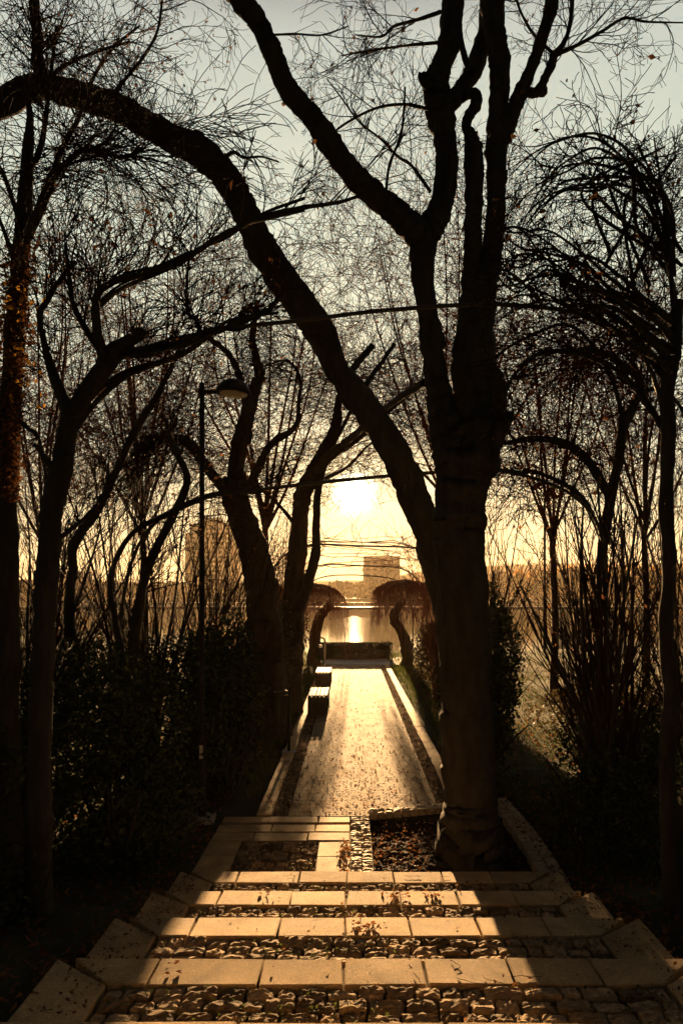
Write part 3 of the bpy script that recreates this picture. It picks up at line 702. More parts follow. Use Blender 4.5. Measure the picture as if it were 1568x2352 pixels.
# --- background trees: airy crowns that fill the sky
def skytree(x, ybase, Y, ytop, spreadpx, label, seed, tw='twigred', n=8, rr=.02, wpx=16):
    base = W(x, ybase, Y); base[2] = 0.
    t = Tree('bare_tree', base, label, 'tree', 'bare trees beyond the path shrubs', seed, bark='bark2', twig=tw)
    yb = HY + HC * F / Y
    m = []
    yf = yb + (ytop - yb) * .35
    t.limb([(x, yb, wpx * 1.3), (x + 4, (yb + yf) / 2, wpx), (x - 3, yf, wpx * .8)], Y, sides=9)
    for i in range(n):
        a = -1 + 2 * (i + .5) / n + t.rng.normal(0, .1)
        x1 = x + a * spreadpx * t.rng.uniform(.7, 1.1); y1 = ytop + abs(a) ** 1.5 * (yf - ytop) * .5 + t.rng.uniform(0, 60)
        ys_ = yf + t.rng.uniform(-20, 60)
        c = t.limb([(x, ys_, wpx * .5), (x + (x1 - x) * .35, ys_ + (y1 - ys_) * .28, wpx * .38), (x + (x1 - x) * .75 + t.rng.normal(0, 12), ys_ + (y1 - ys_) * .62, wpx * .24), (x1, y1, wpx * .1)], Y, Y + t.rng.normal(0, 1.2), 6, wander=.2)
        t.sprout(*c, 15, (yf - ytop) * .36 * Y / F, 2, dict(WILD, dens=3.4 * 12 / Y, curl=.17, minr=.0004 * Y ** .9, seg=.2), .1, rr=rr * .5)
    t.done(int(60), .09)
skytree(1030, 1600, 19, 330, 330, 'airy bare tree filling the sky between the two great trunks', 201, n=13)
skytree(610, 1600, 22, 480, 260, 'airy bare tree in the sky behind the leaning trunk', 202, n=9)
skytree(330, 1600, 16, 380, 230, 'reddish fine-twigged tree high behind the left arch', 203, n=11)
skytree(1270, 1600, 17, 560, 190, 'fine-twigged tree behind the dome-crowned tree at the right', 204, n=9)
skytree(1480, 1600, 15, 420, 170, 'fine-twigged tree at the right edge behind the tangle', 205, n=9)
skytree(100, 1600, 14, 420, 170, 'fine-twigged tree at the left edge behind the ivy trunk', 206, n=9)

# --- two small weeping trees at the end of the path
def weeper(bx, by, r, ztop, trunkpts, label, seed):
    t = Tree('weeping_tree', (bx, by, 0), label, 'tree', 'small weeping trees at the end of the path', seed, bark='bark2', twig='twigred')
    t.limb(trunkpts, by, by, 10, rough=.08)
    c = np.array([bx - .15 if bx > 0 else bx + .04, by, ztop - .75])
    for _ in range(1150 if bx > 0 else 850):
        a = t.rng.uniform(0, 2 * math.pi); s_ = math.sqrt(t.rng.uniform(0.02, 1)) * r * (1 + .13 * math.sin(2 * a + seed) + .08 * math.sin(5 * a + seed)) * t.rng.uniform(.88, 1.08)
        e = np.array([math.cos(a), math.sin(a), 0])
        L_ = t.rng.uniform(.4, 1.5) * (1 + .25 * math.sin(3 * a + seed))
        P = []
        for q in np.linspace(0, 1, 8):
            out = s_ * min(1, (q / .35) ** .6) if q < .35 else s_ * (1 + .06 * (q - .35))
            z = .75 * math.sqrt(max(0, 1 - (out / (r * 1.12)) ** 2)) - max(0, q - .35) / .65 * L_ * (.4 + .6 * s_ / r)
            P.append(c + e * out + [t.rng.normal(0, .028), 0, z + t.rng.normal(0, .02)])
        t.cr.tube(P, np.linspace(.0055, .0035, 8), 3); t.ends.append(P[-2]); t.ends.append(P[4])
    t.done(260, .07)
weeper(1.95, 24.8, 1.15, 2.85, [(935,1528,30),(932,1480,27),(918,1445,22),(905,1420,22),(912,1395,18),(930,1378,16)], 'small weeping tree right of the path end with mop of hanging twigs', 301)
weeper(-1.25, 24.5, 1.0, 2.72, [(722,1530,34),(722,1480,28),(730,1430,24),(748,1400,20),(760,1385,16)], 'small weeping tree left of the path end, trunk bent to the right', 302)

# --- metal arches over the path
def vine(t, P, seed, Y):
    r_ = np.random.default_rng(seed); V = Buf(); k = Y / 16
    n = len(P)
    for _ in range(13 if Y < 20 else 4):
        a = r_.integers(4, n // 2); b2 = min(n - 4, a + r_.integers(8, 20))
        if r_.random() < .5: a, b2 = n - 1 - a, n - 1 - b2
        q = P[a:b2] if a < b2 else P[b2:a][::-1]
        if len(q) < 4: continue
        off = np.cumsum(r_.normal(0, .05, (len(q), 3)), 0) * np.array([.4, 1, 1.]) + [0, 0, r_.normal(0, .05)]
        q = q + off; V.tube(q, np.linspace(.012, .005, len(q)) * k ** .5, 5)
        for _ in range(9):
            i = r_.integers(0, len(q)); d = r_.normal(0, 1, 3) * [.5, .4, .6] + [0, 0, r_.choice([.9, -.5])]; p = q[i]; pts = [p]
            for _ in range(6): d = d + r_.normal(0, .35, 3); d /= np.linalg.norm(d); pts.append(pts[-1] + d * .13 * k)
            V.tube(pts, np.linspace(.006, .003, 7) * k ** .5, 3)
    V.build('climbing_stems', M['twigred'], t, smooth=False)
def arch(Y, ytop, half, r, label, drop=1.0, cx=.15, flatn=4.5):
    zt = HC + (HY - ytop) * Y / F
    t = thing('metal_arch', (cx, Y, 0), label, 'arch', 'metal arches spanning the path')
    P = []
    for a in np.linspace(0, math.pi, 41):
        c_, s_ = math.cos(a), math.sin(a)
        P.append((cx - half * np.sign(c_) * abs(c_) ** (2 / flatn), Y, zt * abs(s_) ** (2 / flatn)))
    P = np.array(P); P[:, 2] = np.maximum(P[:, 2], -.05); P[:, 2] += .03 * np.sin(P[:, 0] * 2.1 + Y)
    B_ = Buf(); B_.tube(P, np.full(len(P), r), 8); B_.build('hoop', M['rust'], t)
    if Y < 25: vine(t, P, int(Y * 10), Y)
    for s_ in (-1, 1):
        B_ = Buf(); x = cx + s_ * half
        B_.lathe((x, Y, zside(Y)), [(.0, .03), (.045, .03), (.05, .02), (.05, -.05)], 12); B_.build('foot', M['rust'], t)
def arch_px(pts, Y, r, label):
    P = crm([W(x, y, Y) for x, y in pts], 5)
    t = thing('metal_arch', (P[0][0], Y, P[0][2]), label, 'arch', 'metal arches spanning the path')
    B_ = Buf(); B_.tube(P, np.full(len(P), r), 8); B_.build('hoop', M['rust'], t)
    for e in (P[0], P[-1]):
        B_ = Buf(); B_.lathe((e[0], e[1], zside(Y)), [(.0, .03), (.045, .03), (.05, .02), (.05, -.05)], 12); B_.build('foot', M['rust'], t)
arch_px([(96,2100),(100,1500),(125,1150),(160,950),(230,850),(330,800),(450,768),(560,750),(700,735),(850,716),(1000,704),(1080,700),(1200,702),(1330,722),(1440,778),(1510,900),(1530,1150),(1534,2100)], 4.62, .013, 'nearest metal arch, its bar crossing in front of the massive trunk')
arch_px([(268,1840),(270,1500),(300,1300),(345,1215),(400,1170),(470,1142),(600,1124),(720,1110),(860,1096),(1000,1085),(1125,1080),(1230,1100),(1330,1150),(1384,1250),(1392,1500),(1394,1840)], 8.45, .02, 'metal arch whose bar passes just above the sun')
arch(16.0, 1252, 2.1, .02, 'metal arch whose bar lies just below the sun')
arch(22.0, 1298, 2.1, .02, 'second last metal arch, above the weeping trees')
arch(27.0, 1322, 2.1, .022, 'last metal arch at the end of the path')

# ------------------------------------------------------------------ evergreen bushes
def bush(c, rad, n, label, seed, m='ever', size=.06, group=None, name='evergreen_bush', cat='bush', cone=False, lumps=7):
    rng_ = np.random.default_rng(seed)
    t = thing(name, (c[0], c[1], 0), label, cat, group)
    C = np.array(c, float); R = np.array(rad, float)
    P = []
    cen = []
    for _ in range(lumps):
        d = rng_.normal(0, 1, 3); d /= np.linalg.norm(d)
        cen.append((C + d * R * rng_.uniform(.2, .62), rng_.uniform(.42, .68)))
    cen.append((C, .82))
    for q, (cc, s_) in enumerate(cen):
        k = n // len(cen)
        d = rng_.normal(0, 1, (k, 3)); d /= np.linalg.norm(d, axis=1, keepdims=True)
        rr = rng_.uniform(.35, 1.08, (k, 1)) ** .45
        p = cc + d * rr * R * s_
        if cone:
            h = (p[:, 2:3] - (C[2] - R[2])) / (2 * R[2]); p[:, :2] = C[:2] + (p[:, :2] - C[:2]) * np.clip(1.25 - h, .08, 1.2)
        P.append(p)
    P = np.concatenate(P); P = P[P[:, 2] > zside(c[1]) - .02]
    b_ = Buf(); b_.leaves(P, size, rng_); b_.build('foliage', M[m], t, smooth=False)
    st = Buf()
    for _ in range(14):
        e = C + rng_.normal(0, .4, 3) * R; base = np.array([c[0] + rng_.normal(0, .08), c[1] + rng_.normal(0, .08), zside(c[1]) - .05])
        mid = (base + e) / 2 + rng_.normal(0, .06, 3)
        st.tube(crm([base, mid, e], 4), np.linspace(.022, .008, 9), 5)
    st.build('stems', M['bark'], t)
GL = 'evergreen bushes crowding the left side'; GR = 'evergreen bushes crowding the right side'
bush((-2.15, 6.6, .75), (.85, .9, 1.15), 9000, 'dark bush at the foot of the lamp post, nearest the stairs', 401, group=GL)
bush((-3.5, 5.4, .85), (1.1, .9, 1.1), 8000, 'dark bush in the lower left corner in front of the ivy trunk', 402, group=GL)
bush((-1.95, 9.6, .9), (.9, 1.2, 1.35), 9000, 'dark rounded bush behind the lamp post along the left kerb', 403, group=GL)
bush((-3.9, 8.0, .8), (1.3, 1.1, 1.3), 8000, 'dark bush behind the forked left trunk, second row', 404, group=GL)
bush((-3.3, 11.0, 1.0), (.55, .55, 1.35), 6000, 'pointed dark bush below the distant tower block', 405, group=GL, cone=True)
bush((-1.85, 12.8, .9), (.75, 1.2, 1.3), 8000, 'dark bush around the foot of the crooked tree', 406, group=GL, m='bushbrown')
bush((-1.75, 16.5, .8), (.65, 1.4, 1.2), 7000, 'brownish bush left of the benches', 407, group=GL, m='bushbrown')
bush((-2.1, 21.0, .9), (.9, 2.0, 1.3), 7000, 'brownish bush left of the second bench, before the weeping tree', 408, group=GL, m='bushbrown', size=.08)
bush((-4.6, 14.0, .8), (2.0, 1.5, 1.1), 7000, 'long dark bush at the far left below the waterline', 409, group=GL, size=.08)
bush((-2.2, 4.35, .55), (.55, .6, .55), 4000, 'low dark bush hugging the left border of the stairs', 410, group=GL, size=.05)
bush((1.78, 9.7, 1.15), (.52, .7, 1.35), 8000, 'tall dark green bush hiding directly behind the massive trunk', 421, group=GR)
bush((2.35, 7.2, .35), (.6, .9, .75), 5000, 'low dark bush right of the bed kerb', 422, group=GR)
bush((3.1, 8.6, .5), (1.0, 1.0, .85), 7000, 'dark bush around the fan of bare stems', 423, group=GR)
bush((3.0, 5.0, .45), (.8, .8, .6), 5000, 'low dark bush in the lower right corner', 424, group=GR)
bush((2.15, 13.5, .8), (.75, 1.5, 1.15), 7000, 'dark bush along the right kerb, halfway down the path', 425, group=GR)
bush((2.3, 19.0, .8), (.8, 2.2, 1.1), 7000, 'brownish bush along the right kerb before the weeping tree', 426, group=GR, m='bushbrown', size=.08)
bush((4.6, 13.0, .3), (1.4, 1.3, .7), 5000, 'low russet bush at the right behind the bare stems', 427, group=GR, m='bushbrown', size=.08)
bush((-1.48, 8.9, .95), (.52, 1.1, 1.25), 9000, 'narrow dark bush pressed against the left kerb beside the litter bin', 430, group=GL)
bush((-1.45, 14.2, .9), (.5, 1.2, 1.3), 5000, 'narrow brownish bush behind the nearer bench on the left kerb', 431, group=GL, m='bushbrown')
# clipped hedge closing the path
hd = thing('clipped_hedge', (.2, 28.2, 0), 'low clipped dark hedge closing the far end of the path before the water', 'hedge')
rh = np.random.default_rng(5)
P = np.stack([rh.uniform(-1.25, 1.55, 9000), rh.uniform(27.9, 28.5, 9000), rh.uniform(0, .56, 9000) ], 1)
P[:3000, 2] = .55 + rh.normal(0, .015, 3000); P[3000:6500, 1] = 27.9 + rh.normal(0, .02, 3500)
b_ = Buf(); b_.leaves(P, .06, rh); b_.build('foliage', M['hedge'], hd, smooth=False)
b_ = Buf(); b_.box(-1.18, 1.48, 27.98, 28.42, .0, .5); b_.build('inner_branches', M['bark'], hd, smooth=False)

# ------------------------------------------------------------------ street lamp
lp = thing('street_lamp', (-1.57, 7.86, 0), 'slim dark street lamp with dome shade on a side arm, left of the path', 'street lamp')
lx, ly = -1.57, 7.86
b_ = Buf(); b_.lathe((lx, ly, 0), [(.045, 0), (.04, .9), (.030, .93), (.026, 4.58), (.026, 4.60), (.001, 4.605)], 14); b_.build('pole', M['steel'], lp)
b_ = Buf(); b_.slab([(lx-.13, ly-.13), (lx+.13, ly-.13), (lx+.13, ly+.13), (lx-.13, ly+.13)], .03, .08, .008); bp_ = b_.build('base_plate', M['concrete'], lp, smooth=False)
for sx in (-1, 1):
    for sy in (-1, 1):
        b_ = Buf(); b_.lathe((lx+sx*.09, ly+sy*.09, .03), [(.014, 0), (.014, .02), (.001, .022)], 6); b_.build('bolt', M['steel'], lp)
b_ = Buf(); b_.tube([(lx, ly, 4.50), (lx+.08, ly, 4.505), (lx+.16, ly, 4.50)], [.020, .020, .020], 10); b_.build('arm', M['steel'], lp)
b_ = Buf(); b_.tube([(lx-.03, ly, 4.50), (lx+.03, ly, 4.50)], [.038, .038], 12); b_.build('collar', M['steel'], lp)
pr = [(.001, .135), (.05, .132), (.10, .115), (.145, .080), (.175, .035), (.188, .0), (.188, -.018), (.172, -.022), (.165, -.012), (.001, -.010)]
b_ = Buf(); b_.lathe((lx+.33, ly, 4.50), pr, 24, tilt=-.05); b_.build('lamp_shade', M['steel'], lp)
b_ = Buf(); b_.lathe((lx+.33, ly, 4.487), [(.001, 0), (.15, 0), (.15, -.008), (.12, -.022), (.001, -.03)], 20, tilt=-.05); b_.build('lens', M['pale'], lp)
b_ = Buf(); b_.slab([(lx-.018, ly-.046), (lx+.018, ly-.046), (lx+.018, ly-.036), (lx-.018, ly-.036)], .78, .14, .001); b_.build('number_plate', M['pale'], lp, smooth=False)

# ------------------------------------------------------------------ benches
def bench(x, y, label):
    t = thing('bench', (x, y, 0), label, 'bench', 'backless benches along the left kerb')
    w, l = .20, .62
    for yy in (-l + .04, l - .04):
        b_ = Buf(); b_.slab([(x-w, y+yy-.04), (x+w, y+yy-.04), (x+w, y+yy+.04), (x-w, y+yy+.04)], .335, .34, .008); b_.build('side_panel', M['benchside'], t, smooth=False)
    b_ = Buf(); b_.box(x-w+.03, x+w-.03, y-l+.09, y+l-.09, .27, .33); b_.build('frame', M['benchside'], t, smooth=False)
    for q in range(5):
        xx = x - w + .04 + q * .08
        b_ = Buf(); b_.slab([(xx-.031, y-l-.02), (xx+.031, y-l-.02), (xx+.031, y+l+.02), (xx-.031, y+l+.02)], .38, .042, .005, .3 + .1 * q); b_.build('slat', M['wood'], t, smooth=False)
bench(-.66, 15.4, 'nearer backless slatted bench shining in the sun on the left kerb')
bench(-.72, 19.9, 'farther backless slatted bench, beyond the nearer one')

# litter bins
def bin_(x, y, s_, label, post=True):
    t = thing('litter_bin', (x, y, 0), label, 'litter bin')
    b_ = Buf(); b_.tube([(x, y, -.05), (x, y, .95 * s_)], [.022, .022], 10); b_.build('post', M['steel'], t)
    b_ = Buf(); b_.lathe((x-.12, y, .42*s_), [(.001, 0), (.07, 0), (.08, .02), (.10, .42*s_), (.105, .44*s_), (.095, .44*s_), (.075, .03), (.001, .03)], 18); b_.build('bucket', M['steel'], t)
    b_ = Buf(); b_.lathe((x-.12, y, .90*s_), [(.11, 0), (.11, .012), (.08, .03), (.001, .035)], 18); b_.build('hood', M['steel'], t)
    b_ = Buf(); b_.slab([(x-.10, y-.10), (x+.10, y-.10), (x+.10, y+.10), (x-.10, y+.10)], .02, .06, .004); b_.build('foot_plate', M['concrete'], t, smooth=False)
bin_(-.93, 11.2, 1., 'dark litter bin on a post left of the path, in the bushes')
bin_(-.88, 23.6, .85, 'small dark litter bin at the path end behind the benches')

# pale bicycle-stand hoops
for k, (x, y) in enumerate(((-1.28, 26.2), (-1.02, 26.2))):
    t = thing('metal_hoop', (x, y, 0), ['pale metal hoop beside the litter bin, left of the pair', 'pale metal hoop beside the litter bin, right of the pair'][k], 'bollard hoop', 'pale hoops on the promenade')
    P = [(x-.11, y, -.02), (x-.11, y, .7), (x-.08, y, .83), (x, y, .88), (x+.08, y, .83), (x+.11, y, .7), (x+.11, y, -.02)]
    b_ = Buf(); b_.tube(crm(P, 4), np.full(25, .03), 10); b_.build('bar', M['pale'], t)
    b_ = Buf(); b_.tube([(x-.11, y, .45), (x+.11, y, .45)], [.018, .018], 8); b_.build('crossbar', M['pale'], t)

# floodlight mast
mx, my = (1250 - CX) * 30 / F, 30.
fm = thing('floodlight_mast', (mx, my, -.1), 'thin mast with two tilted floodlights seen through the bare shrubs at the right', 'floodlight')
zt_ = HC + (HY - 1118) * 30 / F
b_ = Buf(); b_.lathe((mx, my, -.2), [(.08, 0), (.05, zt_ * .5), (.045, zt_ + .2), (.001, zt_ + .21)], 10); b_.build('pole', M['steel'], fm)
b_ = Buf(); b_.tube([(mx-.28, my, zt_-.05), (mx+.28, my, zt_-.05)], [.03, .03], 8); b_.build('crossbar', M['steel'], fm)
for s_, a in ((-1, .6), (1, -.7)):
    c = np.array([mx + s_ * .28, my, zt_ + (.05 if s_ < 0 else -.30)])
    b_ = Buf(); b_.box(-.26, .26, -.12, .12, -.10, .10)
    v = b_.v[0]; x = v[:, 0].copy(); z = v[:, 2].copy(); v[:, 0] = x * math.cos(a) - z * math.sin(a); v[:, 2] = x * math.sin(a) + z * math.cos(a); b_.v[0] = v + c
    b_.build('floodlight', M['steel'], fm, smooth=False)

# ------------------------------------------------------------------ footbridge on the river
YB = 112.
br = thing('river_bridge', (0, YB, -5.65), 'long low bridge with railing crossing the river behind the trees', 'bridge')
b_ = Buf(); b_.box(-140, 140, YB-1.6, YB+1.6, .32, .72); b_.build('deck', M['rust'], br, smooth=False)
b_ = Buf(); b_.box(-140, 140, YB-1.72, YB-1.62, 1.32, 1.40); b_.box(-140, 140, YB+1.62, YB+1.72, 1.32, 1.40)
for x in np.arange(-139, 140, 1.5): b_.box(x-.05, x+.05, YB-1.72, YB-1.62, .722, 1.318); b_.box(x-.05, x+.05, YB+1.62, YB+1.72, .722, 1.318)
b_.build('railing', M['pale'], br, smooth=False)
for x in (-96, -72, -48, 32.0, 38.8, 44.2, 75, 98):
    b_ = Buf(); b_.box(x-.65, x+.65, YB-.9, YB+.9, -6.5, .318); b_.build('pier', M['concrete'], br, smooth=False)

# ------------------------------------------------------------------ far shore
def ridge(name, Y, prof, depth, m):
    xs = np.linspace(-620, 620, 160) * Y / 600; r_ = np.random.default_rng(int(Y))
    B_ = Buf(); rows = []
    nz = np.convolve(r_.normal(0, 1, 200), np.ones(7) / 7, 'same')[:160] * 3
    for q, t in enumerate(np.linspace(0, 1, 7)):
        h = math.sin(t * math.pi) ** .8 if 0 < t < 1 else 0
        px = xs / Y * F + CX
        top = (HY - np.interp(px, [p[0] for p in prof], [p[1] for p in prof])) * Y / F + HC
        rows.append(np.stack([xs, np.full(160, Y + t * depth), -2 + (top + 2 + nz) * h], -1))
    V = np.array(rows); n, m_ = V.shape[:2]
    i = np.arange(n - 1)[:, None] * m_; j = np.arange(m_ - 1)[None, :]
    B_.add(V.reshape(-1, 3), np.stack([i + j, i + j + 1, i + m_ + j + 1, i + m_ + j], -1).reshape(-1, 4))
    return B_.build(name, m, kind='structure')
ridge('hills', 780, [(-600,1325),(0,1322),(300,1335),(600,1335),(900,1310),(1150,1285),(1400,1278),(2200,1290)], 300, M['hill'])
fw = Buf(); fa = Buf(); rw = np.random.default_rng(77)
for q in range(620):
    x = rw.uniform(-230, 260); y = rw.uniform(378, 440); px = x / y * F + CX
    h = np.interp(px, [-200, 300, 700, 1150, 1500, 1900], [10, 9, 7.5, 13, 16, 15]) * rw.uniform(.6, 1.1)
    k = 46
    d = rw.normal(0, 1, (k, 3)); d /= np.linalg.norm(d, axis=1, keepdims=True)
    p = np.array([x, y, .8 + h * .55]) + d * np.array([h * .42, h * .42, h * .48]) * rw.uniform(.7, 1.1, (k, 1))
    (fa if (rw.random() < .42 and px > 1050) else fw).leaves(p, h * .32, rw, aspect=.9)
fw.build('far_wood', M['wood_far'], kind='stuff', smooth=False, label='hazy belt of trees along the far bank of the river')
fa.build('autumn_wood', M['autumn'], kind='stuff', smooth=False, label='orange autumn trees along the far bank at the right')

def block(name, x0, x1, y0, y1, z1, label, floors, cols, m, wall2=None):
    t = thing(name, ((x0+x1)/2, y0, .8), label, 'building')
    b_ = Buf(); b_.box(x0, x1, y0, y1, .5, z1); b_.build('wall', M[m], t, smooth=False)
    b_ = Buf(); b_.box(x0-.3, x1+.3, y0-.3, y1+.3, z1+.003, z1+1.0); b_.build('roof', M['concrete'], t, smooth=False)
    n = 0
    fh = (z1 - 3) / floors; cw = (x1 - x0) / cols
    for i in range(floors):
        for j in range(cols):
            if n >= 96: break
            b_ = Buf(); xx = x0 + (j + .5) * cw; zz = 2.6 + i * fh
            b_.box(xx - cw*.27, xx + cw*.27, y0 - .08, y0 + .1, zz, zz + fh * .5); b_.build('window', M['window'], t, smooth=False); n += 1
    return t
t = block('tower_block', -112, -84, 520, 545, 52, 'grey and red residential tower across the river, behind the lamp post', 15, 6, 'tower')
b_ = Buf(); b_.box(-116, -112.003, 522, 543, .5, 46); b_.build('side_wing', M['towerred'], t, smooth=False)
b_ = Buf(); b_.box(-83.997, -80, 522, 543, .5, 42); b_.build('side_wing', M['towerred'], t, smooth=False)
b_ = Buf(); b_.box(-104, -92, 524, 540, 53.01, 57); b_.build('roof_house', M['tower'], t, smooth=False)
block('apartment_block', 8.5, 31, 470, 490, 26.5, 'hazy flat-roofed building on the far bank just right of the sun', 6, 5, 'tower')
block('apartment_block', 225, 262, 520, 540, 24, 'low hazy block on the far bank at the right, behind the dome-crowned tree', 5, 8, 'tower')
block('apartment_block', -205, -180, 500, 520, 18, 'low hazy block on the far bank at the left edge', 4, 6, 'tower')
sm = thing('radio_mast', (8.4, 480, .8), 'thin distant mast standing on the far bank below the sun', 'mast')
b_ = Buf(); b_.lathe((8.4, 480, 0), [(.7, 0), (.4, 18), (1.1, 18.5), (1.1, 20.5), (.3, 21), (.1, 27)], 8); b_.build('shaft', M['tower'], sm)

# ------------------------------------------------------------------ ground litter, grass
rg = np.random.default_rng(909)
b_ = Buf()
def onstair(X, Y):
    return zstair(Y)
P = []
for (x, y, n, s_) in ((915,2060,34,.045),(990,2060,22,.03),(840,2134,34,.045),(610,2055,8,.03),(395,2235,6,.03),(1180,2265,10,.05),(1065,2035,8,.05)):
    Yc = HC
    # put each clump on the tread that stands at this place of the stairs
    for z in [.85,.68,.51,.34,.17]:
        Y = (HC - z) * F / (y - HY); i = ZT.index(z)
        if (YF[i-1] if i else -1) < Y <= YF[i]:
            X = (x - CX) * Y / F
            q = rg.normal(0, s_, (n, 2)); P += [(X + a, min(Y + b2, YF[i] - .01), z + .008 + abs(rg.normal(0, .008))) for a, b2 in q]
            break
b_.leaves(P, .030, rg, flat=.5)
P = []
for _ in range(170):
    X = rg.uniform(-1.3, 1.6); Y = rg.uniform(2.6, 5.88); P.append((X, Y, zstair(Y) + .004 + abs(rg.normal(0, .003))))
b_.leaves(P, .020, rg, flat=.7)
P = [(-.06 + rg.normal(0, .03), rg.uniform(6.1, 7.15), .008 + abs(rg.normal(0, .008))) for _ in range(130)]
b_.leaves(P, .035, rg, flat=.5)
P = []
for _ in range(3800):
    Y = 8 + rg.exponential(3.2); X = rg.uniform(-1.0, 1.3)
    if Y < 25: P.append((X, Y, .008 + abs(rg.normal(0, .004))))
b_.leaves(P, .028, rg, flat=.75)
P = [(rg.uniform(.2, 1.55), rg.uniform(5.95, 8.0), -.045 + abs(rg.normal(0, .008))) for _ in range(900)]
b_.leaves(P, .035, rg, flat=.5)
P = []
for _ in range(22000):
    s_ = rg.choice([-1, 1]); X = .15 + s_ * (1.5 + rg.exponential(1.5)); Y = rg.uniform(.5, 26)
    P.append((X, Y, zside(Y) + .02 + abs(rg.normal(0, .015)) + (min(.5, (abs(X) - 3) * .06) if abs(X) > 3 else 0)))
b_.leaves(P, .05, rg, flat=.5)
P = []
for s_ in (-1, 1):
    for _ in range(900):
        Y = rg.uniform(1.2, 5.8); X = .15 + s_ * (1.22 + abs(rg.normal(.18, .14))); P.append((X, Y, (zstair(Y) if abs(X - .15) < 1.5 and Y > 2.62 else zside(Y) + .02) + .008))
b_.leaves(P, .024, rg, flat=.6)
b_.build('leaf_litter', M['dryleaf'], kind='stuff', smooth=False, label='dry brown leaves scattered over steps, path and soil')
b_ = Buf(); P = [(rg.uniform(.2, 1.5), rg.uniform(5.95, 7.95), -.04 + abs(rg.normal(0, .006))) for _ in range(170)]
b_.leaves(P, .026, rg, flat=.6); b_.build('pale_flakes', M['flake'], kind='stuff', smooth=False, label='pale leaf scraps lying on the dark soil bed')
# moss and weeds in the joints of the setts
b_ = Buf(); P = []
for _ in range(5200):
    Y = rg.uniform(1.6, 7.1); X = rg.uniform(SX0 + .02, SX1 - .02)
    if Y >= 5.885:
        if X > -.33: continue
    else:
        k_ = next(i for i, y in enumerate(YF) if Y < y)
        if Y > YF[k_] - SW - .005: continue
    if math.sin(X * 5.1 + 2) + math.sin(Y * 7.3 + X * 3) + rg.normal(0, .6) < .2: continue
    P.append((X, Y, (zstair(Y) if Y < 5.9 else 0) - .004 + abs(rg.normal(0, .006))))
b_.leaves(P, .016, rg, flat=.2, aspect=.8); b_.build('joint_moss', M['grass'], kind='stuff', smooth=False, label='moss and small weeds growing between the granite setts of the steps')
# fallen twigs on the steps
b_ = Buf()
for _ in range(46):
    Y = rg.uniform(2.7, 5.8); X = rg.uniform(-1., 1.3); z = zstair(Y) + .006; a = rg.uniform(0, 6.3); pts = [(X, Y, z)]
    for q in range(6):
        a += rg.normal(0, .5); pts.append((pts[-1][0] + .024 * math.cos(a), pts[-1][1] + .018 * math.sin(a), z + abs(rg.normal(0, .003))))
    if zstair(pts[-1][1]) == zstair(Y): b_.tube(pts, np.linspace(.002, .001, 7), 4)
b_.build('fallen_twigs', M['twig'], kind='stuff', smooth=False, label='thin dead twigs lying on the steps')
# grass blades
b_ = Buf(); n = 60000
s_ = rg.choice([-1, 1], n); X = .15 + s_ * (1.2 + rg.exponential(3.2, n)); Y = rg.uniform(6, 31, n)
near = (abs(X - .15) < 1.7) & (Y < 8.6)
X, Y = X[~near], Y[~near]; n = len(X)
Z = np.where(abs(X) > 3, np.minimum(.5, (abs(X) - 3) * .06) * np.where(Y < 20, 1, .3), 0)
a = rg.uniform(0, 6.3, n); h = rg.uniform(.05, .15, n); w_ = .006
base = np.stack([X, Y, Z - .01], 1); side = np.stack([np.cos(a) * w_, np.sin(a) * w_, 0 * a], 1)
lean = np.stack([rg.normal(0, .04, n), rg.normal(0, .04, n), h], 1)
V = np.stack([base - side, base + side, base + lean + side * .2, base + lean - side * .2], 1)
b_.add(V.reshape(-1, 3), np.arange(4 * n).reshape(n, 4), np.repeat(rg.uniform(0, 1, n), 4))
b_.build('grass', M['grass'], kind='stuff', smooth=False, label='rough grass under the bushes on both sides of the path')

# ------------------------------------------------------------------ air
hz = bpy.data.materials.new('haze'); hz.use_nodes = True
N = hz.node_tree.nodes; N.remove(N['Principled BSDF'])
pv = N.new('ShaderNodeVolumePrincipled')
pv.inputs['Color'].default_value = (1., .80, .55, 1); pv.inputs['Density'].default_value = .00011; pv.inputs['Anisotropy'].default_value = .5
hz.node_tree.links.new(pv.outputs[0], N['Material Output'].inputs['Volume'])
b_ = Buf(); b_.box(-960, 960, -40, 1460, -8, 66)
b_.build('haze', hz, kind='stuff', smooth=False, label='warm evening haze in the air')

# ------------------------------------------------------------------ sky, sun, camera
w = bpy.data.worlds.new('World'); S.world = w; w.use_nodes = True
N = w.node_tree.nodes; Lk = w.node_tree.links; N.clear()
out = N.new('ShaderNodeOutputWorld'); bg = N.new('ShaderNodeBackground'); bg.inputs['Strength'].default_value = 1.
sky = N.new('ShaderNodeTexSky'); sky.sky_type = 'NISHITA'; sky.sun_disc = False; sky.sun_elevation = SUN_EL; sky.sun_rotation = SUN_AZ
sky.dust_density = 4.; sky.air_density = 1.
sd = Vector((SUN_AZ, 1, math.tan(SUN_EL))).normalized()
g = N.new('ShaderNodeNewGeometry')
tcw = N.new('ShaderNodeTexCoord')
nrm = N.new('ShaderNodeVectorMath'); nrm.operation = 'NORMALIZE'; Lk.new(tcw.outputs['Generated'], nrm.inputs[0])
sep = N.new('ShaderNodeSeparateXYZ'); Lk.new(nrm.outputs[0], sep.inputs[0])
dot = N.new('ShaderNodeVectorMath'); dot.operation = 'DOT_PRODUCT'; Lk.new(nrm.outputs[0], dot.inputs[0]); dot.inputs[1].default_value = sd
ac = N.new('ShaderNodeMath'); ac.operation = 'ARCCOSINE'; Lk.new(dot.outputs['Value'], ac.inputs[0])   # angle to the sun
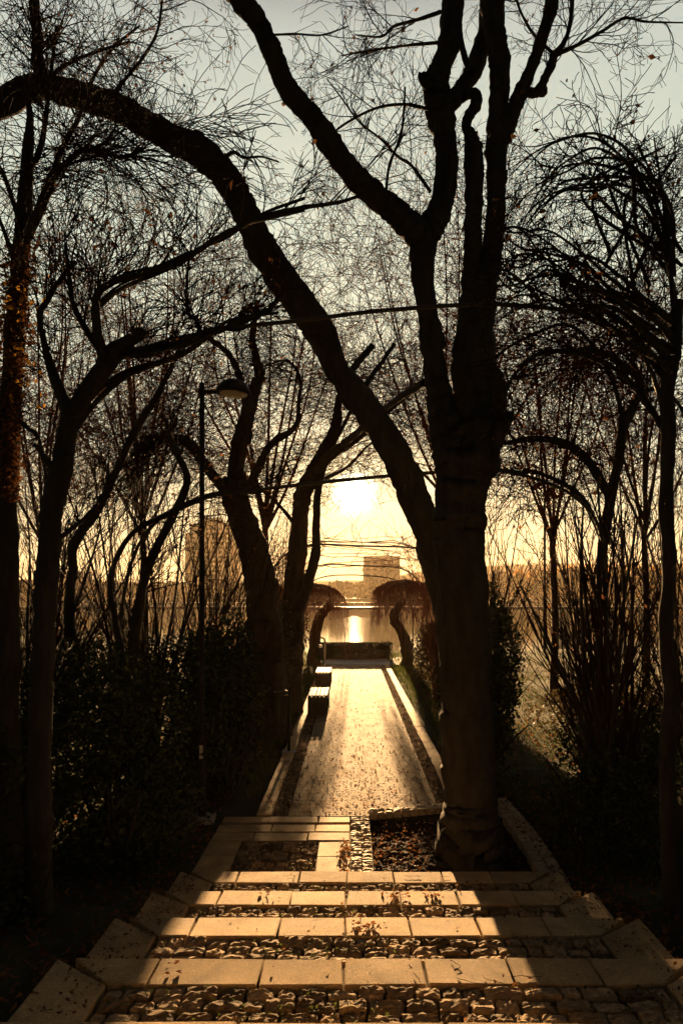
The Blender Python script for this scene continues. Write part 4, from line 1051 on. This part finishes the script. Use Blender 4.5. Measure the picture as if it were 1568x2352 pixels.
# evening sky by height, darkened above the view to cut fill on shaded slabs
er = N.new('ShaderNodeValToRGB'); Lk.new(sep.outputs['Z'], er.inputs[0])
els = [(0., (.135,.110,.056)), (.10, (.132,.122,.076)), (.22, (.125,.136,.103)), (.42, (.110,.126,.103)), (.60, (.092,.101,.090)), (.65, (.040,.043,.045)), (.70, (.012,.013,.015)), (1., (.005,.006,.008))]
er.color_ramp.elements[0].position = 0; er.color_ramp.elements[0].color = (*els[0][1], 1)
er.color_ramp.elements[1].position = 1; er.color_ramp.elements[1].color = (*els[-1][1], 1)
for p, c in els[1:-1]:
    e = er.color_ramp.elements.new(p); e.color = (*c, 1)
# unseen sky away from the sunset, dimmed far down to deepen the shade
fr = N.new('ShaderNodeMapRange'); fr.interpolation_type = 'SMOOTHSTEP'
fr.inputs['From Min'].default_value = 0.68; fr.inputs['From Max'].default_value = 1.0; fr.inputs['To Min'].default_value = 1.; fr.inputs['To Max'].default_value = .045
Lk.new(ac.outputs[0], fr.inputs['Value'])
def vscale(a, b_):
    n = N.new('ShaderNodeVectorMath'); n.operation = 'SCALE'; Lk.new(a, n.inputs[0])
    if isinstance(b_, float): n.inputs['Scale'].default_value = b_
    else: Lk.new(b_, n.inputs['Scale'])
    return n.outputs[0]
def vadd(a, b_):
    n = N.new('ShaderNodeVectorMath'); n.operation = 'ADD'; Lk.new(a, n.inputs[0]); Lk.new(b_, n.inputs[1]); return n.outputs[0]
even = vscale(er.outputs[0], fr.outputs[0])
def glow(sigma, col):
    m1 = N.new('ShaderNodeMath'); m1.operation = 'DIVIDE'; Lk.new(ac.outputs[0], m1.inputs[0]); m1.inputs[1].default_value = sigma
    m2 = N.new('ShaderNodeMath'); m2.operation = 'POWER'; Lk.new(m1.outputs[0], m2.inputs[0]); m2.inputs[1].default_value = 1.5
    m3 = N.new('ShaderNodeMath'); m3.operation = 'MULTIPLY'; Lk.new(m2.outputs[0], m3.inputs[0]); m3.inputs[1].default_value = -1
    m4 = N.new('ShaderNodeMath'); m4.operation = 'EXPONENT'; Lk.new(m3.outputs[0], m4.inputs[0])
    c = N.new('ShaderNodeRGB'); c.outputs[0].default_value = (*col, 1)
    return vscale(c.outputs[0], m4.outputs[0])
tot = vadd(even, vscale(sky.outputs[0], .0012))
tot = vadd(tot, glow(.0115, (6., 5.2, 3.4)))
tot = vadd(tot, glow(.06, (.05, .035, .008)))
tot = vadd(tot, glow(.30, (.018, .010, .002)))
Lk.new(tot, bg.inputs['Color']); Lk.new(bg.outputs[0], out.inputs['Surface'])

sl = bpy.data.lights.new('sun', 'SUN'); sl.energy = 5.; sl.angle = math.radians(.6); sl.color = (1., .59, .255)
so = bpy.data.objects.new('sun', sl); COL.objects.link(so)
so.rotation_euler = (-sd).to_track_quat('-Z', 'Y').to_euler(); so.location = (0, 40, 30)

cam = bpy.data.cameras.new('camera'); co = bpy.data.objects.new('camera', cam); COL.objects.link(co)
co.location = (0, 0, HC); co.rotation_euler = (math.pi / 2, 0, 0)
cam.sensor_fit = 'VERTICAL'; cam.sensor_height = 36.; cam.sensor_width = 24.
cam.lens = F / 2352 * 36
cam.shift_x = (784 - CX) / 2352; cam.shift_y = (HY - 1176) / 2352
cam.clip_start = .05; cam.clip_end = 4000
S.camera = co
S.view_settings.view_transform = 'Standard'; S.view_settings.look = 'None'; S.view_settings.gamma = 1.
S.view_settings.exposure = 2.5
S.render.film_transparent = False
cy = S.cycles
cy.use_denoising = True
try: cy.denoiser = 'OPENIMAGEDENOISE'
except Exception: pass
cy.max_bounces = 5; cy.diffuse_bounces = 3; cy.glossy_bounces = 2; cy.transmission_bounces = 2; cy.volume_bounces = 0; cy.transparent_max_bounces = 4
cy.sample_clamp_indirect = 4.; cy.use_adaptive_sampling = True; cy.adaptive_threshold = .02
